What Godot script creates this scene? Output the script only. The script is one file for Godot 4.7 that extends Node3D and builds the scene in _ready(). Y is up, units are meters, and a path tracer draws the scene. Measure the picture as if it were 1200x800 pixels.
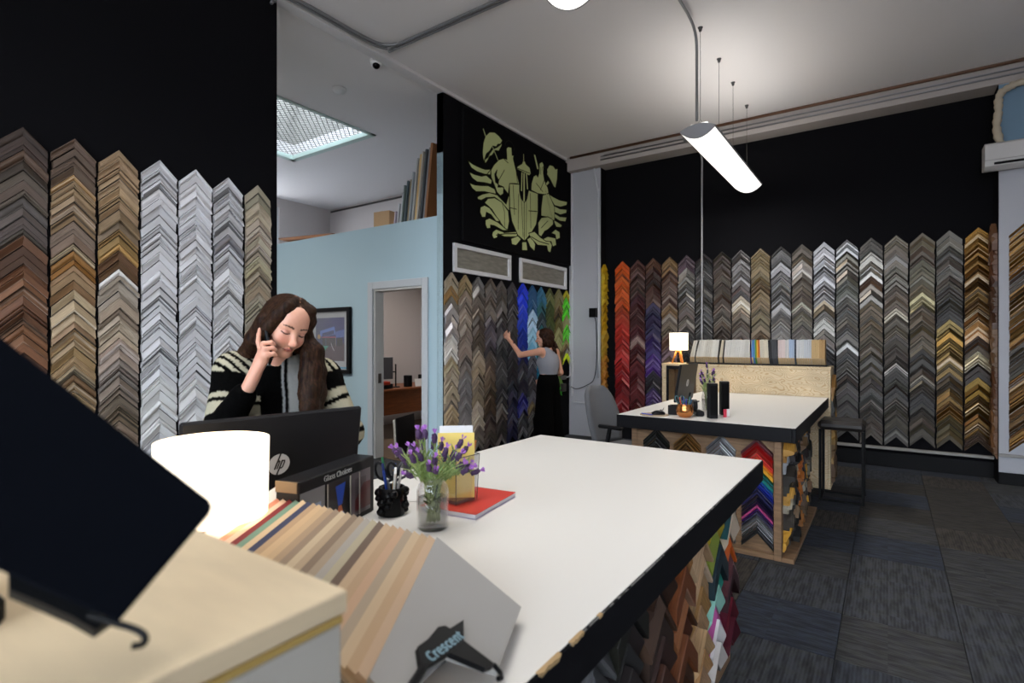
extends Node3D

# ---------------------------------------------------------------- helpers
var mats := {}
var used_names := {}
var rng := RandomNumberGenerator.new()

func hx(s: String) -> Color:
	return Color.html(s)

func mk(key: String, col := Color.WHITE, rough := 0.6, metal := 0.0, vc := false) -> StandardMaterial3D:
	if mats.has(key):
		return mats[key]
	var m := StandardMaterial3D.new()
	m.resource_name = key
	m.albedo_color = col
	m.roughness = rough
	m.metallic = metal
	if metal == 0.0 and col.v < 0.16: m.metallic_specular = 0.25
	m.vertex_color_use_as_albedo = vc
	mats[key] = m
	return m

func glow(key: String, col: Color, e: float) -> StandardMaterial3D:
	var m := mk(key, col, 0.6)
	m.emission_enabled = true
	m.emission = col
	m.emission_energy_multiplier = e
	return m

func noise_img(w: int, h: int, fx: float, fy: float, lo: float, hi: float, sd: int, oct := 4) -> Image:
	var n := FastNoiseLite.new()
	n.seed = sd
	n.frequency = 1.0
	n.fractal_octaves = oct
	var im := Image.create(w, h, false, Image.FORMAT_RGB8)
	for y in h:
		for x in w:
			# torus mapping keeps the tile seamless in x
			var a := TAU * x / w
			var v := n.get_noise_3d(cos(a) * fx, sin(a) * fx, y * fy / h)
			v = clampf(0.5 + v * 0.9, 0.0, 1.0)
			v = lo + (hi - lo) * v
			im.set_pixel(x, y, Color(v, v, v))
	return im

func tex(im: Image) -> ImageTexture:
	im.generate_mipmaps()
	return ImageTexture.create_from_image(im)

func S() -> SurfaceTool:
	var st := SurfaceTool.new()
	st.begin(Mesh.PRIMITIVE_TRIANGLES)
	return st

# quad and triangle, clockwise seen from outside
func tri(st: SurfaceTool, a: Vector3, b: Vector3, c: Vector3) -> void:
	st.add_vertex(a); st.add_vertex(b); st.add_vertex(c)

func quad(st: SurfaceTool, a: Vector3, b: Vector3, c: Vector3, d: Vector3) -> void:
	tri(st, a, b, c); tri(st, a, c, d)

# box with chamfered edges, turned by basis b about its centre
func box(st: SurfaceTool, c: Vector3, s: Vector3, bv := 0.0, b := Basis.IDENTITY) -> void:
	var h := s * 0.5
	bv = minf(bv, minf(h.x, minf(h.y, h.z)) * 0.9)
	for ax in 3:
		for sg in [-1.0, 1.0]:
			var u := (ax + 1) % 3
			var v := (ax + 2) % 3
			var p: Array[Vector3] = []
			for k in [[-1, -1], [-1, 1], [1, 1], [1, -1]]:
				var q := Vector3.ZERO
				q[ax] = sg * h[ax]
				q[u] = k[0] * (h[u] - bv)
				q[v] = k[1] * (h[v] - bv)
				p.append(c + b * q)
			if sg > 0: quad(st, p[0], p[1], p[2], p[3])
			else: quad(st, p[3], p[2], p[1], p[0])
	if bv <= 0.0:
		return
	for ax in 3:
		var u := (ax + 1) % 3
		var v := (ax + 2) % 3
		for su in [-1.0, 1.0]:
			for sv in [-1.0, 1.0]:
				var a := Vector3.ZERO
				var e := Vector3.ZERO
				a[u] = su * h[u]; a[v] = sv * (h[v] - bv)
				e[u] = su * (h[u] - bv); e[v] = sv * h[v]
				var lo := Vector3.ZERO
				lo[ax] = -(h[ax] - bv)
				var p0 := c + b * (a + lo)
				var p1 := c + b * (a - lo)
				var p2 := c + b * (e - lo)
				var p3 := c + b * (e + lo)
				if su * sv > 0: quad(st, p3, p2, p1, p0)
				else: quad(st, p0, p1, p2, p3)
	for sx in [-1.0, 1.0]:
		for sy in [-1.0, 1.0]:
			for sz in [-1.0, 1.0]:
				var px := c + b * Vector3(sx * h.x, sy * (h.y - bv), sz * (h.z - bv))
				var py := c + b * Vector3(sx * (h.x - bv), sy * h.y, sz * (h.z - bv))
				var pz := c + b * Vector3(sx * (h.x - bv), sy * (h.y - bv), sz * h.z)
				if sx * sy * sz > 0: tri(st, px, pz, py)
				else: tri(st, px, py, pz)

func bx(st: SurfaceTool, x0: float, x1: float, y0: float, y1: float, z0: float, z1: float, bv := 0.0) -> void:
	box(st, Vector3(x0 + x1, y0 + y1, z0 + z1) * 0.5, Vector3(absf(x1 - x0), absf(y1 - y0), absf(z1 - z0)), bv)

# lathe round +y at c; prof is a list of (radius, height)
func lathe(st: SurfaceTool, c: Vector3, prof: Array, n := 24, b := Basis.IDENTITY) -> void:
	for i in prof.size() - 1:
		for k in n:
			var a0 := TAU * k / n
			var a1 := TAU * (k + 1) / n
			var p: Vector2 = prof[i]
			var q: Vector2 = prof[i + 1]
			var p0 := c + b * Vector3(cos(a0) * p.x, p.y, sin(a0) * p.x)
			var p1 := c + b * Vector3(cos(a1) * p.x, p.y, sin(a1) * p.x)
			var q0 := c + b * Vector3(cos(a0) * q.x, q.y, sin(a0) * q.x)
			var q1 := c + b * Vector3(cos(a1) * q.x, q.y, sin(a1) * q.x)
			if p.x > 0.00001: tri(st, p0, q1, p1)
			if q.x > 0.00001: tri(st, p0, q0, q1)

func spline(pts: Array, sub := 6) -> Array:
	var out: Array = []
	for i in pts.size() - 1:
		var a: Vector3 = pts[maxi(i - 1, 0)]
		var b: Vector3 = pts[i]
		var c: Vector3 = pts[i + 1]
		var d: Vector3 = pts[mini(i + 2, pts.size() - 1)]
		for k in sub:
			out.append(b.cubic_interpolate(c, a, d, float(k) / sub))
	out.append(pts[-1])
	return out

# tube along points; r a number or a list of radii
func tube(st: SurfaceTool, pts: Array, r, n := 8) -> void:
	var rings: Array = []
	var prev := Vector3.ZERO
	for i in pts.size():
		var t: Vector3 = (pts[mini(i + 1, pts.size() - 1)] - pts[maxi(i - 1, 0)]).normalized()
		if prev == Vector3.ZERO:
			prev = t.cross(Vector3.UP if absf(t.y) < 0.9 else Vector3.RIGHT).normalized()
		prev = (prev - t * prev.dot(t)).normalized()
		var w := t.cross(prev)
		var rr: float = r[i] if r is Array else r
		var ring: Array[Vector3] = []
		for k in n:
			var a := TAU * k / n
			ring.append(pts[i] + (prev * cos(a) + w * sin(a)) * rr)
		rings.append(ring)
	for i in rings.size() - 1:
		for k in n:
			var k1 := (k + 1) % n
			quad(st, rings[i][k], rings[i + 1][k], rings[i + 1][k1], rings[i][k1])
	for k in range(1, n - 1):
		tri(st, rings[0][0], rings[0][k], rings[0][k + 1])
		tri(st, rings[-1][0], rings[-1][k + 1], rings[-1][k])

# flat outline (counter-clockwise seen from +z) with thickness from z0 to z1, placed by tf
func slab(st: SurfaceTool, poly: PackedVector2Array, z0: float, z1: float, tf := Transform3D.IDENTITY) -> void:
	if Geometry2D.is_polygon_clockwise(poly):
		poly = poly.duplicate()
		poly.reverse()
	var idx := Geometry2D.triangulate_polygon(poly)
	for i in range(0, idx.size(), 3):
		var a := poly[idx[i]]
		var b := poly[idx[i + 1]]
		var c := poly[idx[i + 2]]
		if (b - a).cross(c - a) > 0.0:
			var t := b; b = c; c = t
		tri(st, tf * Vector3(a.x, a.y, z1), tf * Vector3(b.x, b.y, z1), tf * Vector3(c.x, c.y, z1))
		tri(st, tf * Vector3(a.x, a.y, z0), tf * Vector3(c.x, c.y, z0), tf * Vector3(b.x, b.y, z0))
	for i in poly.size():
		var p := poly[i]
		var q := poly[(i + 1) % poly.size()]
		quad(st, tf * Vector3(p.x, p.y, z0), tf * Vector3(p.x, p.y, z1), tf * Vector3(q.x, q.y, z1), tf * Vector3(q.x, q.y, z0))

func numbered(n: String) -> String:
	if not used_names.has(n):
		used_names[n] = 0
		return n
	used_names[n] += 1
	return "%s_%03d" % [n, used_names[n]]

func metas(o: Node, label: String, cat := "", group := "", kind := "") -> void:
	if label: o.set_meta("label", label)
	if cat: o.set_meta("category", cat)
	if group: o.set_meta("group", group)
	if kind: o.set_meta("kind", kind)

func mesh_of(st: SurfaceTool, smooth := false) -> ArrayMesh:
	if smooth:
		st.index()
		st.generate_normals()
	return st.commit()

# commit a SurfaceTool as one named mesh under parent
func put(called: String, st: SurfaceTool, m: Material, parent: Node = self, smooth := false) -> MeshInstance3D:
	var o := MeshInstance3D.new()
	o.name = numbered(called) if parent == self else called
	o.mesh = mesh_of(st, smooth)
	o.material_override = m
	parent.add_child(o, true)
	return o

func thing(called: String, label: String, cat: String, at := Vector3.ZERO, turn := 0.0, group := "") -> Node3D:
	var o := Node3D.new()
	o.name = numbered(called)
	o.position = at
	o.rotation.y = turn
	metas(o, label, cat, group)
	add_child(o, true)
	return o

func solo(called: String, label: String, cat: String, st: SurfaceTool, m: Material, group := "", smooth := false) -> MeshInstance3D:
	var o := put(called, st, m, self, smooth)
	metas(o, label, cat, group)
	return o

func struct(called: String, st: SurfaceTool, m: Material, label := "") -> MeshInstance3D:
	var o := put(called, st, m)
	metas(o, label, "", "", "structure")
	return o

func structs(called: String, label := "") -> Node3D:
	var o := Node3D.new()
	o.name = numbered(called)
	add_child(o, true)
	metas(o, label, "", "", "structure")
	return o

func ordinal(n: int) -> String:
	var w := ["first", "second", "third", "fourth", "fifth", "sixth", "seventh", "eighth", "ninth", "tenth", "eleventh", "twelfth"]
	if n <= w.size():
		return w[n - 1]
	var e: String = "th" if (n % 100) in [11, 12, 13] else ["th", "st", "nd", "rd", "th", "th", "th", "th", "th", "th"][n % 10]
	return str(n) + e

func colour_name(c: Color) -> String:
	var v := c.v
	var s := c.s
	var h := c.h * 360.0
	if v < 0.16: return "black"
	if s < 0.1:
		return "white" if v > 0.7 else "light grey" if v > 0.55 else "grey" if v > 0.38 else "dark grey"
	if s < 0.2 and v < 0.75 and h < 70:
		return "warm grey" if v > 0.45 else "dark taupe"
	if h < 12 or h > 345:
		return "red" if s > 0.7 and v > 0.5 else "maroon" if s > 0.5 else "pinkish brown"
	if h < 50:
		if s > 0.75 and v > 0.6: return "orange" if h < 36 else "yellow"
		if v > 0.62: return "pale wood" if s < 0.42 else "golden tan"
		if v > 0.45: return "tan" if s < 0.42 else "chestnut brown"
		return "walnut brown" if v > 0.28 else "dark brown"
	if h < 70: return "yellow" if s > 0.6 and v > 0.5 else "olive"
	if h < 165: return "green"
	if h < 200: return "teal"
	if h < 255: return "blue" if v > 0.35 else "navy"
	if h < 300: return "purple"
	return "pink"

# raster helpers for flat print
func poly_fill(im: Image, pts: Array, col: Color) -> void:
	var w := im.get_width()
	var h := im.get_height()
	var y0 := h
	var y1 := 0
	for p in pts:
		y0 = mini(y0, int(floor(p.y)))
		y1 = maxi(y1, int(ceil(p.y)))
	for y in range(maxi(y0, 0), mini(y1, h)):
		var xs: Array = []
		for i in pts.size():
			var a: Vector2 = pts[i]
			var b: Vector2 = pts[(i + 1) % pts.size()]
			var yy := y + 0.5
			if (a.y <= yy) != (b.y <= yy):
				xs.append(a.x + (yy - a.y) / (b.y - a.y) * (b.x - a.x))
		xs.sort()
		for k in range(0, xs.size() - 1, 2):
			var xa := clampi(int(round(xs[k])), 0, w)
			var xb := clampi(int(round(xs[k + 1])), 0, w)
			if xb > xa:
				im.fill_rect(Rect2i(xa, y, xb - xa, 1), col)

func line_draw(im: Image, pts: Array, wd: float, col: Color) -> void:
	for i in pts.size() - 1:
		var a: Vector2 = pts[i]
		var b: Vector2 = pts[i + 1]
		var n := (b - a).orthogonal().normalized() * wd * 0.5
		poly_fill(im, [a + n, b + n, b - n, a - n], col)
		disc_fill(im, b, wd * 0.5, col)
	disc_fill(im, pts[0], wd * 0.5, col)

func disc_fill(im: Image, c: Vector2, r: float, col: Color, ry := -1.0) -> void:
	var pts: Array = []
	for k in 20:
		pts.append(c + Vector2(cos(TAU * k / 20) * r, sin(TAU * k / 20) * (r if ry < 0 else ry)))
	poly_fill(im, pts, col)

func text_mesh(txt: String, size: float, depth := 0.001, font := "Droid Sans", bold := false) -> TextMesh:
	var t := TextMesh.new()
	var f := SystemFont.new()
	f.font_names = PackedStringArray([font])
	if bold: f.font_weight = 700
	t.font = f
	t.text = txt
	t.font_size = 64
	t.pixel_size = size / 64.0
	t.depth = depth
	t.curve_step = 2.0
	return t

# ---------------------------------------------------------------- frame corners (chevrons)
var profiles := [
	[[0, 0], [0, .92], [.04, 1], [.96, 1], [1, .94], [1, 0]],
	[[0, 0], [0, 1], [.1, 1], [.88, .45], [1, .45], [1, 0]],
	[[0, 0], [0, .45], [.1, .5], [.84, 1], [1, .95], [1, 0]],
	[[0, 0], [0, 1], [.12, 1], [.2, .72], [.45, .5], [.72, .45], [.8, .66], [.92, .66], [1, .5], [1, 0]],
	[[0, 0], [0, .8], [.3, .8], [.33, 1], [.62, 1], [.66, .6], [1, .6], [1, 0]],
	[[0, 0], [0, .55], [.08, .8], [.25, .97], [.45, 1], [.65, .9], [.82, .68], [.86, .5], [1, .5], [1, 0]],
]

func chevron(st: SurfaceTool, tf: Transform3D, hw: float, wv: float, dp: float, prof: Array, cols: Array, u0: float) -> void:
	var n := prof.size()
	for sd in [-1.0, 1.0]:
		for i in n - 1:
			var s0: float = prof[i][0]
			var s1: float = prof[i + 1][0]
			var h0: float = prof[i][1] * dp
			var h1: float = prof[i + 1][1] * dp
			var a := tf * Vector3(0, -s0 * wv, h0)
			var b := tf * Vector3(sd * hw, -s0 * wv - hw, h0)
			var c := tf * Vector3(sd * hw, -s1 * wv - hw, h1)
			var d := tf * Vector3(0, -s1 * wv, h1)
			var vs := [[a, Vector2(u0, s0 * wv)], [b, Vector2(u0 + hw, s0 * wv)], [c, Vector2(u0 + hw, s1 * wv + h1)], [d, Vector2(u0, s1 * wv + h1)]]
			var order := [0, 1, 2, 0, 2, 3] if sd > 0 else [1, 0, 3, 1, 3, 2]
			st.set_color(cols[i % cols.size()])
			for k in order:
				st.set_uv(vs[k][1])
				st.add_vertex(vs[k][0])
		# sawn end
		st.set_color(cols[0])
		for i in range(1, n - 2):
			var p: Array[Vector3] = []
			for k in [0, i, i + 1]:
				p.append(tf * Vector3(sd * hw, -prof[k][0] * wv - hw, prof[k][1] * dp))
			var q := tf * Vector3(sd * hw, -wv - hw, 0)
			for w in ([p[0], p[1], p[2]] if sd < 0 else [p[0], p[2], p[1]]):
				st.set_uv(Vector2(u0, 0)); st.add_vertex(w)
			if i == n - 3:
				for w in ([p[0], p[2], q] if sd < 0 else [p[0], q, p[2]]):
					st.set_uv(Vector2(u0, 0)); st.add_vertex(w)

func chev_mat(style: String) -> Material:
	match style:
		"w":
			if not mats.has("chev_wood"):
				var m := mk("chev_wood", Color.WHITE, 0.5, 0.0, true)
				m.albedo_texture = tex(noise_img(128, 256, 1.2, 60.0, 0.74, 1.0, 11))
				m.uv1_scale = Vector3(1.7, 3.0, 1)
			return mats["chev_wood"]
		"m":
			if not mats.has("chev_metal"):
				var m := mk("chev_metal", Color.WHITE, 0.34, 0.75, true)
				m.albedo_texture = tex(noise_img(128, 128, 1.5, 40.0, 0.75, 1.0, 12))
				m.uv1_scale = Vector3(2.0, 4.0, 1)
			return mats["chev_metal"]
		"s":
			if not mats.has("chev_speck"):
				var m := mk("chev_speck", Color.WHITE, 0.55, 0.0, true)
				var n := FastNoiseLite.new()
				n.seed = 5; n.frequency = 0.09; n.fractal_octaves = 3
				var im := Image.create(128, 128, false, Image.FORMAT_RGB8)
				for y in 128:
					for x in 128:
						var v := n.get_noise_2d(x, y)
						var g := 1.0 if absf(v) > 0.05 else 0.42
						im.set_pixel(x, y, Color(g, g, g))
				m.albedo_texture = tex(im)
				m.uv1_scale = Vector3(9, 9, 1)
			return mats["chev_speck"]
	return mk("chev_paint", Color.WHITE, 0.42, 0.0, true)

var bulk := {}          # style -> SurfaceTool of all the corners past the individual ones
var n_single := 0
var tone := 1.0          # paler or deeper stock of one wall
var prof_count := 6

func parse_palette(p: String) -> Array:
	var out: Array = []
	for e in p.split(" ", false):
		var n := 1
		if e.length() > 7: n = e.substr(7).to_int()
		for k in n: out.append([hx(e.substr(0, 6)), e.substr(6, 1)])
	return out

# one column of corners, apexes pointing up. keep(pos) decides which are objects of their own
func column(org: Vector3, turn: float, hw: float, y_end: float, pal: String, wr: Vector2, dr: Vector2, col_label: String, group: String, keep: Callable, ragged := 0.003) -> void:
	var list := parse_palette(pal)
	var base := Basis(Vector3.UP, turn)
	var y := org.y
	var total := org.y - hw - y_end
	var i := 0
	while y - hw - y_end > wr.x:
		var f := clampf((org.y - y) / total, 0.0, 0.999)
		var ent: Array = list[int(f * list.size())]
		var wv := minf(rng.randf_range(wr.x, wr.y), y - hw - y_end)
		var dp := rng.randf_range(dr.x, dr.y)
		var c: Color = ent[0]
		var style: String = ent[1]
		c = Color(c.r * tone, c.g * tone, c.b * tone)
		var jv := rng.randf_range(-0.09, 0.09)
		c = c.lightened(jv) if jv > 0 else c.darkened(-jv)
		var tw := 0.003 if c.s < 0.08 else 0.014
		c = Color(clampf(c.r + rng.randf_range(-tw, tw), 0, 1), c.g, clampf(c.b + rng.randf_range(-tw, tw), 0, 1))
		var prof: Array = profiles[rng.randi() % prof_count]
		var lin := c.srgb_to_linear()
		var cols: Array = [lin]
		if rng.randf() < 0.45:
			cols = []
			var acc := c.darkened(0.45) if rng.randf() < 0.6 else c.lightened(0.3)
			var al := acc.srgb_to_linear()
			var lip := prof.size() - 3
			for k in prof.size() - 1:
				cols.append(al if k >= lip or (prof.size() > 7 and k == 3) else lin)
		var pos := org + base * Vector3(rng.randf_range(-ragged, ragged) * 0.7, 0, 0)
		pos.y = y
		var h2 := hw + rng.randf_range(-ragged, ragged)
		if keep.call(pos):
			var st := S()
			chevron(st, Transform3D.IDENTITY, h2, wv, dp, prof, cols, rng.randf() * 3.0)
			var o := put("frame_corner_sample", st, chev_mat(style))
			o.position = pos
			o.rotation.y = turn
			var nm := colour_name(c)
			if style == "m": nm = "metallic " + nm
			elif style == "s": nm = "speckled " + nm
			metas(o, "%s frame corner, %s from top of the %s" % [nm, ordinal(i + 1), col_label], "frame sample", group)
			n_single += 1
		else:
			if not bulk.has(style): bulk[style] = S()
			chevron(bulk[style], Transform3D(base, pos), h2, wv, dp, prof, cols, rng.randf() * 3.0)
		y -= wv + rng.randf_range(0.0025, 0.0075)
		i += 1

func finish_bulk() -> void:
	var am := ArrayMesh.new()
	for s in bulk:
		bulk[s].set_material(chev_mat(s))
		am = bulk[s].commit(am)
	var o := MeshInstance3D.new()
	o.name = "frame_corner_samples"
	o.mesh = am
	metas(o, "closely stacked frame corner samples in columns covering the far black walls", "frame samples", "", "stuff")
	add_child(o, true)

# pixel of a point in the photograph's own camera, used only to tell which corners the photo shows
func shown(p: Vector3) -> Vector2:
	var c := cos(YAW)
	var s := sin(YAW)
	var d := -p.x * s - p.z * c
	return Vector2(600 + 636.0 * (p.x * c - p.z * s) / d, 400 - 636.0 * (p.y - EYE) / d)

const YAW := 0.60563
const EYE := 1.45
const CEIL := 4.28
const WX := -4.1
const ZB := -7.65
const ZP := -7.38
const ZL := -7.49

func setup_view() -> void:
	var cam := Camera3D.new()
	cam.name = "camera"
	cam.position = Vector3(0, EYE, 0)
	cam.rotation.y = YAW
	cam.near = 0.05
	cam.far = 60.0
	cam.fov = 64.34
	var ca := CameraAttributesPhysical.new()
	ca.frustum_focal_length = 19.08
	ca.frustum_focus_distance = 3.1
	ca.frustum_near = 0.05
	ca.frustum_far = 60.0
	ca.exposure_aperture = 3.3
	cam.attributes = ca
	add_child(cam, true)
	cam.current = true
	var we := WorldEnvironment.new()
	we.name = "world_environment"
	var e := Environment.new()
	e.background_mode = Environment.BG_SKY
	var sky := Sky.new()
	var sm := ProceduralSkyMaterial.new()
	sm.sky_top_color = Color(0.87, 0.92, 0.98)
	sm.sky_horizon_color = Color(0.90, 0.93, 0.97)
	sm.ground_bottom_color = Color(0.60, 0.61, 0.63)
	sm.ground_horizon_color = Color(0.70, 0.72, 0.75)
	sm.sky_energy_multiplier = 1.0
	sm.sun_angle_max = 0.0
	sky.sky_material = sm
	e.sky = sky
	e.background_energy_multiplier = 14.0
	e.ambient_light_source = Environment.AMBIENT_SOURCE_SKY
	e.tonemap_mode = Environment.TONE_MAPPER_LINEAR
	e.tonemap_exposure = 1.0
	e.sdfgi_enabled = true
	e.ssao_enabled = true
	e.ssil_enabled = true
	we.environment = e
	add_child(we, true)

func area_light(called: String, at: Vector3, size: Vector2, rot: Vector3, col: Color, e: float) -> void:
	var l := AreaLight3D.new()
	l.name = called
	l.position = at
	l.rotation = rot
	l.area_size = size
	l.light_color = col
	l.light_energy = e
	l.area_range = 30.0
	l.area_attenuation = 2.0
	l.shadow_enabled = true
	add_child(l, true)

# ---------------------------------------------------------------- the room
func build_room() -> void:
	var black := mk("wall_black", hx("0f0f12"), 0.9)
	black.metallic_specular = 0.2
	var white := mk("ceiling_white", hx("e0dcda"), 0.9)
	var grey := mk("pillar_grey", hx("aeafb5"), 0.75)
	var blue := mk("wall_blue", hx("aac3cc"), 0.75)
	var offw := mk("office_wall", hx("c8c1be"), 0.85)
	for m in [black, white, grey, blue, offw]:
		m.roughness_texture = null
	# floor slab and carpet tiles
	var st := S()
	bx(st, -10.2, 3.7, -0.2, -0.012, -9.0, 3.7)
	var fl := struct("floor", st, mk("floor_base", hx("2b2b2d"), 0.95), "dark carpet tile floor")
	var tones := ["3b3f46", "454545", "47413a", "363c48", "46484c", "3d3933"]
	var tile_mats: Array = []
	for i in tones.size():
		var m := mk("carpet_%d" % i, hx(tones[i]), 0.95)
		var im := Image.create(128, 128, false, Image.FORMAT_RGB8)
		var n := FastNoiseLite.new()
		n.seed = 40 + i; n.frequency = 0.035; n.fractal_octaves = 4
		var vert := i % 2 == 0
		for y in 128:
			for x in 128:
				var streak := n.get_noise_2d(x * (3.0 if vert else 0.5), y * (0.5 if vert else 3.0))
				var rib := 0.5 + 0.5 * sin((x if vert else y) * TAU / 4.0)
				var g := clampf(0.74 + 0.42 * streak + 0.22 * rib + 0.12 * sin(x * 12.9 + y * 78.2), 0.25, 1.0)
				im.set_pixel(x, y, Color(g, g, clampf(g * (1.0 + 0.1 * n.get_noise_2d(y, x)), 0, 1)))
		m.albedo_texture = tex(im)
		m.uv1_triplanar = true
		m.uv1_world_triplanar = true
		m.uv1_scale = Vector3(2, 2, 2)
		tile_mats.append(m)
	var tile_mesh := S()
	bx(tile_mesh, -0.2485, 0.2485, -0.0125, 0.0, -0.2485, 0.2485, 0.002)
	var tm := mesh_of(tile_mesh)
	var r2 := RandomNumberGenerator.new()
	r2.seed = 77
	for iz in range(-16, 2):
		for ix in range(-9, 6):
			var o := MeshInstance3D.new()
			o.name = "carpet_tile"
			o.mesh = tm
			o.material_override = tile_mats[r2.randi() % tile_mats.size()]
			o.position = Vector3(0.3 + ix * 0.5 - 0.25, r2.randf_range(-0.0008, 0.0), -3.88 + (iz + 8) * 0.5 - 0.25)
			if o.position.x < WX + 0.2 or o.position.x > 3.3 or o.position.z < ZB: continue
			fl.add_child(o, true)
	# ceiling round the skylight opening
	st = S()
	var sx0 := -7.66
	var sx1 := -5.77
	var sz0 := -5.06
	var sz1 := -3.2
	bx(st, -10.2, sx0, CEIL, CEIL + 0.25, -9.0, 3.7)
	bx(st, sx1, 3.7, CEIL, CEIL + 0.25, -9.0, 3.7)
	bx(st, sx0, sx1, CEIL, CEIL + 0.25, -9.0, sz0)
	bx(st, sx0, sx1, CEIL, CEIL + 0.25, sz1, 3.7)
	struct("ceiling", st, white, "pale grey painted ceiling with one skylight opening")
	# skylight: well, frame, wire mesh
	var sk := structs("window_1", "square skylight with white well, pale green frame and wire mesh")
	st = S()
	var wt := 5.3
	bx(st, sx0 - 0.1, sx0, CEIL + 0.25, wt, sz0 - 0.1, sz1 + 0.1)
	bx(st, sx1, sx1 + 0.1, CEIL + 0.25, wt, sz0 - 0.1, sz1 + 0.1)
	bx(st, sx0, sx1, CEIL + 0.25, wt, sz0 - 0.1, sz0)
	bx(st, sx0, sx1, CEIL + 0.25, wt, sz1, sz1 + 0.1)
	put("well", st, mk("well_white", hx("8f8d86"), 0.85), sk)
	st = S()
	for q in [[sx0, sx1, sz0, sz0 + 0.09], [sx0, sx1, sz1 - 0.09, sz1], [sx0, sx0 + 0.09, sz0, sz1], [sx1 - 0.05, sx1, sz0, sz1]]:
		bx(st, q[0], q[1], CEIL - 0.015, CEIL + 0.05, q[2], q[3], 0.004)
	put("frame", st, mk("mint_frame", hx("bcd0c8"), 0.6), sk)
	st = S()
	var stepw := 0.085
	var wy := CEIL + 0.06
	var L := sz1 - sz0
	var k := -int(L / stepw) - 1
	while sx0 + k * stepw < sx1:
		for dirx in [1.0, -1.0]:
			# diagonal wires, clipped to the opening
			var ax := sx0 + k * stepw if dirx > 0 else sx1 - k * stepw
			var a := Vector3(ax, wy, sz0)
			var b := Vector3(ax + dirx * L, wy, sz1)
			var t0 := 0.0
			var t1 := 1.0
			var dx := b.x - a.x
			var ta := (sx0 - a.x) / dx
			var tb := (sx1 - a.x) / dx
			t0 = maxf(t0, minf(ta, tb)); t1 = minf(t1, maxf(ta, tb))
			if t1 - t0 > 0.02:
				tube(st, [a.lerp(b, t0), a.lerp(b, t1)], 0.0048, 4)
		k += 1
	var wm := put("wire_mesh", st, mk("wire", hx("55534f"), 0.5, 0.6), sk)
	wm.set_meta("kind", "stuff")
	st = S()
	bx(st, sx0 - 0.1, sx1 + 0.1, wt, wt + 0.02, sz0 - 0.1, sz1 + 0.1)
	var gl := mk("skylight_glass", Color(0.95, 0.97, 1.0, 0.12), 0.05)
	gl.transparency = BaseMaterial3D.TRANSPARENCY_ALPHA
	put("pane", st, gl, sk)

	# walls
	st = S()
	bx(st, WX - 0.12, WX, 0, CEIL, -2.55, 3.5)
	struct("wall_left", st, black, "black painted wall behind the left sample columns")
	st = S()
	bx(st, WX - 0.09, WX, 0, CEIL, ZB, -4.56)
	struct("wall_center", st, black, "black wall with the green emblem panel")
	st = S()
	bx(st, WX - 0.09, WX, 2.87, CEIL, -4.565, -4.56)
	bx(st, WX - 0.09, WX, 0.0, 2.87, -4.565, -4.56)
	struct("trim_4", st, blue, "blue painted end of the black wall")
	# blue wall with the doorway
	st = S()
	var dx0 := -5.25
	var dx1 := -4.40
	bx(st, -10.0, dx0, 0, 2.87, -4.68, -4.56)
	bx(st, dx1, WX - 0.09, 0, 2.87, -4.68, -4.56)
	bx(st, dx0, dx1, 2.10, 2.87, -4.68, -4.56)
	struct("wall_blue", st, blue, "low blue partition wall with a white doorway")
	st = S()
	bx(st, -10.0, WX - 0.09, 2.75, 2.868, -7.38, -4.68)
	struct("trim_5", st, mk("loft_board", hx("b9bcc0"), 0.8), "loft floor above the office")
	# door casing, jambs
	var dr := structs("door_1", "white door frame in the blue wall")
	st = S()
	bx(st, dx0 - 0.085, dx0 + 0.005, 0, 2.185, -4.56, -4.535, 0.004)
	bx(st, dx1 - 0.005, dx1 + 0.085, 0, 2.185, -4.56, -4.535, 0.004)
	bx(st, dx0 + 0.005, dx1 - 0.005, 2.095, 2.185, -4.56, -4.537, 0.004)
	put("casing", st, mk("door_white", hx("b9bec2"), 0.5), dr)
	st = S()
	bx(st, dx0, dx0 + 0.03, 0, 2.10, -4.70, -4.56, 0.002)
	bx(st, dx1 - 0.03, dx1, 0, 2.10, -4.70, -4.56, 0.002)
	bx(st, dx0 + 0.03, dx1 - 0.03, 2.07, 2.10, -4.70, -4.56, 0.002)
	put("jamb", st, mk("jamb_white", hx("c9c8c2"), 0.5), dr)
	st = S()
	bx(st, dx0 + 0.03, dx0 + 0.033, 0.93, 1.05, -4.66, -4.61)
	put("strike_plate", st, mk("brass_dull", hx("6b6258"), 0.4, 0.8), dr)
	# office room behind
	st = S()
	bx(st, -10.0, -9.88, 0, 2.95, -7.5, 3.5)
	bx(st, -10.0, -9.88, 4.1, CEIL, -7.5, 3.5)
	bx(st, -10.0, -9.88, 2.95, 4.1, -7.5, -6.2)
	bx(st, -10.0, -9.88, 2.95, 4.1, -4.0, 3.5)
	var hw := structs("window_5", "high window over the loft beyond the left wall")
	var hs := S()
	for q in [[-6.2, -6.14], [-5.13, -5.07], [-4.06, -4.0]]: bx(hs, -9.97, -9.91, 2.95, 4.1, q[0], q[1], 0.003)
	put("window_frame", hs, mk("vent_white", hx("d4d4d6"), 0.5), hw)
	hs = S()
	bx(hs, -9.945, -9.94, 2.96, 4.09, -6.19, -4.01)
	put("pane", hs, gl, hw)
	struct("wall_west", st, offw, "pale far wall beyond the left wall opening")
	st = S()
	bx(st, -10.0, WX - 0.09, 0, CEIL, -7.5, -7.38)
	struct("wall_north", st, offw, "pale wall at the back of the office and loft")
	st = S()
	bx(st, -7.3, -7.2, 0, 2.75, -7.38, -4.68)
	struct("wall_office", st, offw, "pale side wall of the small office")
	st = S()
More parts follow.
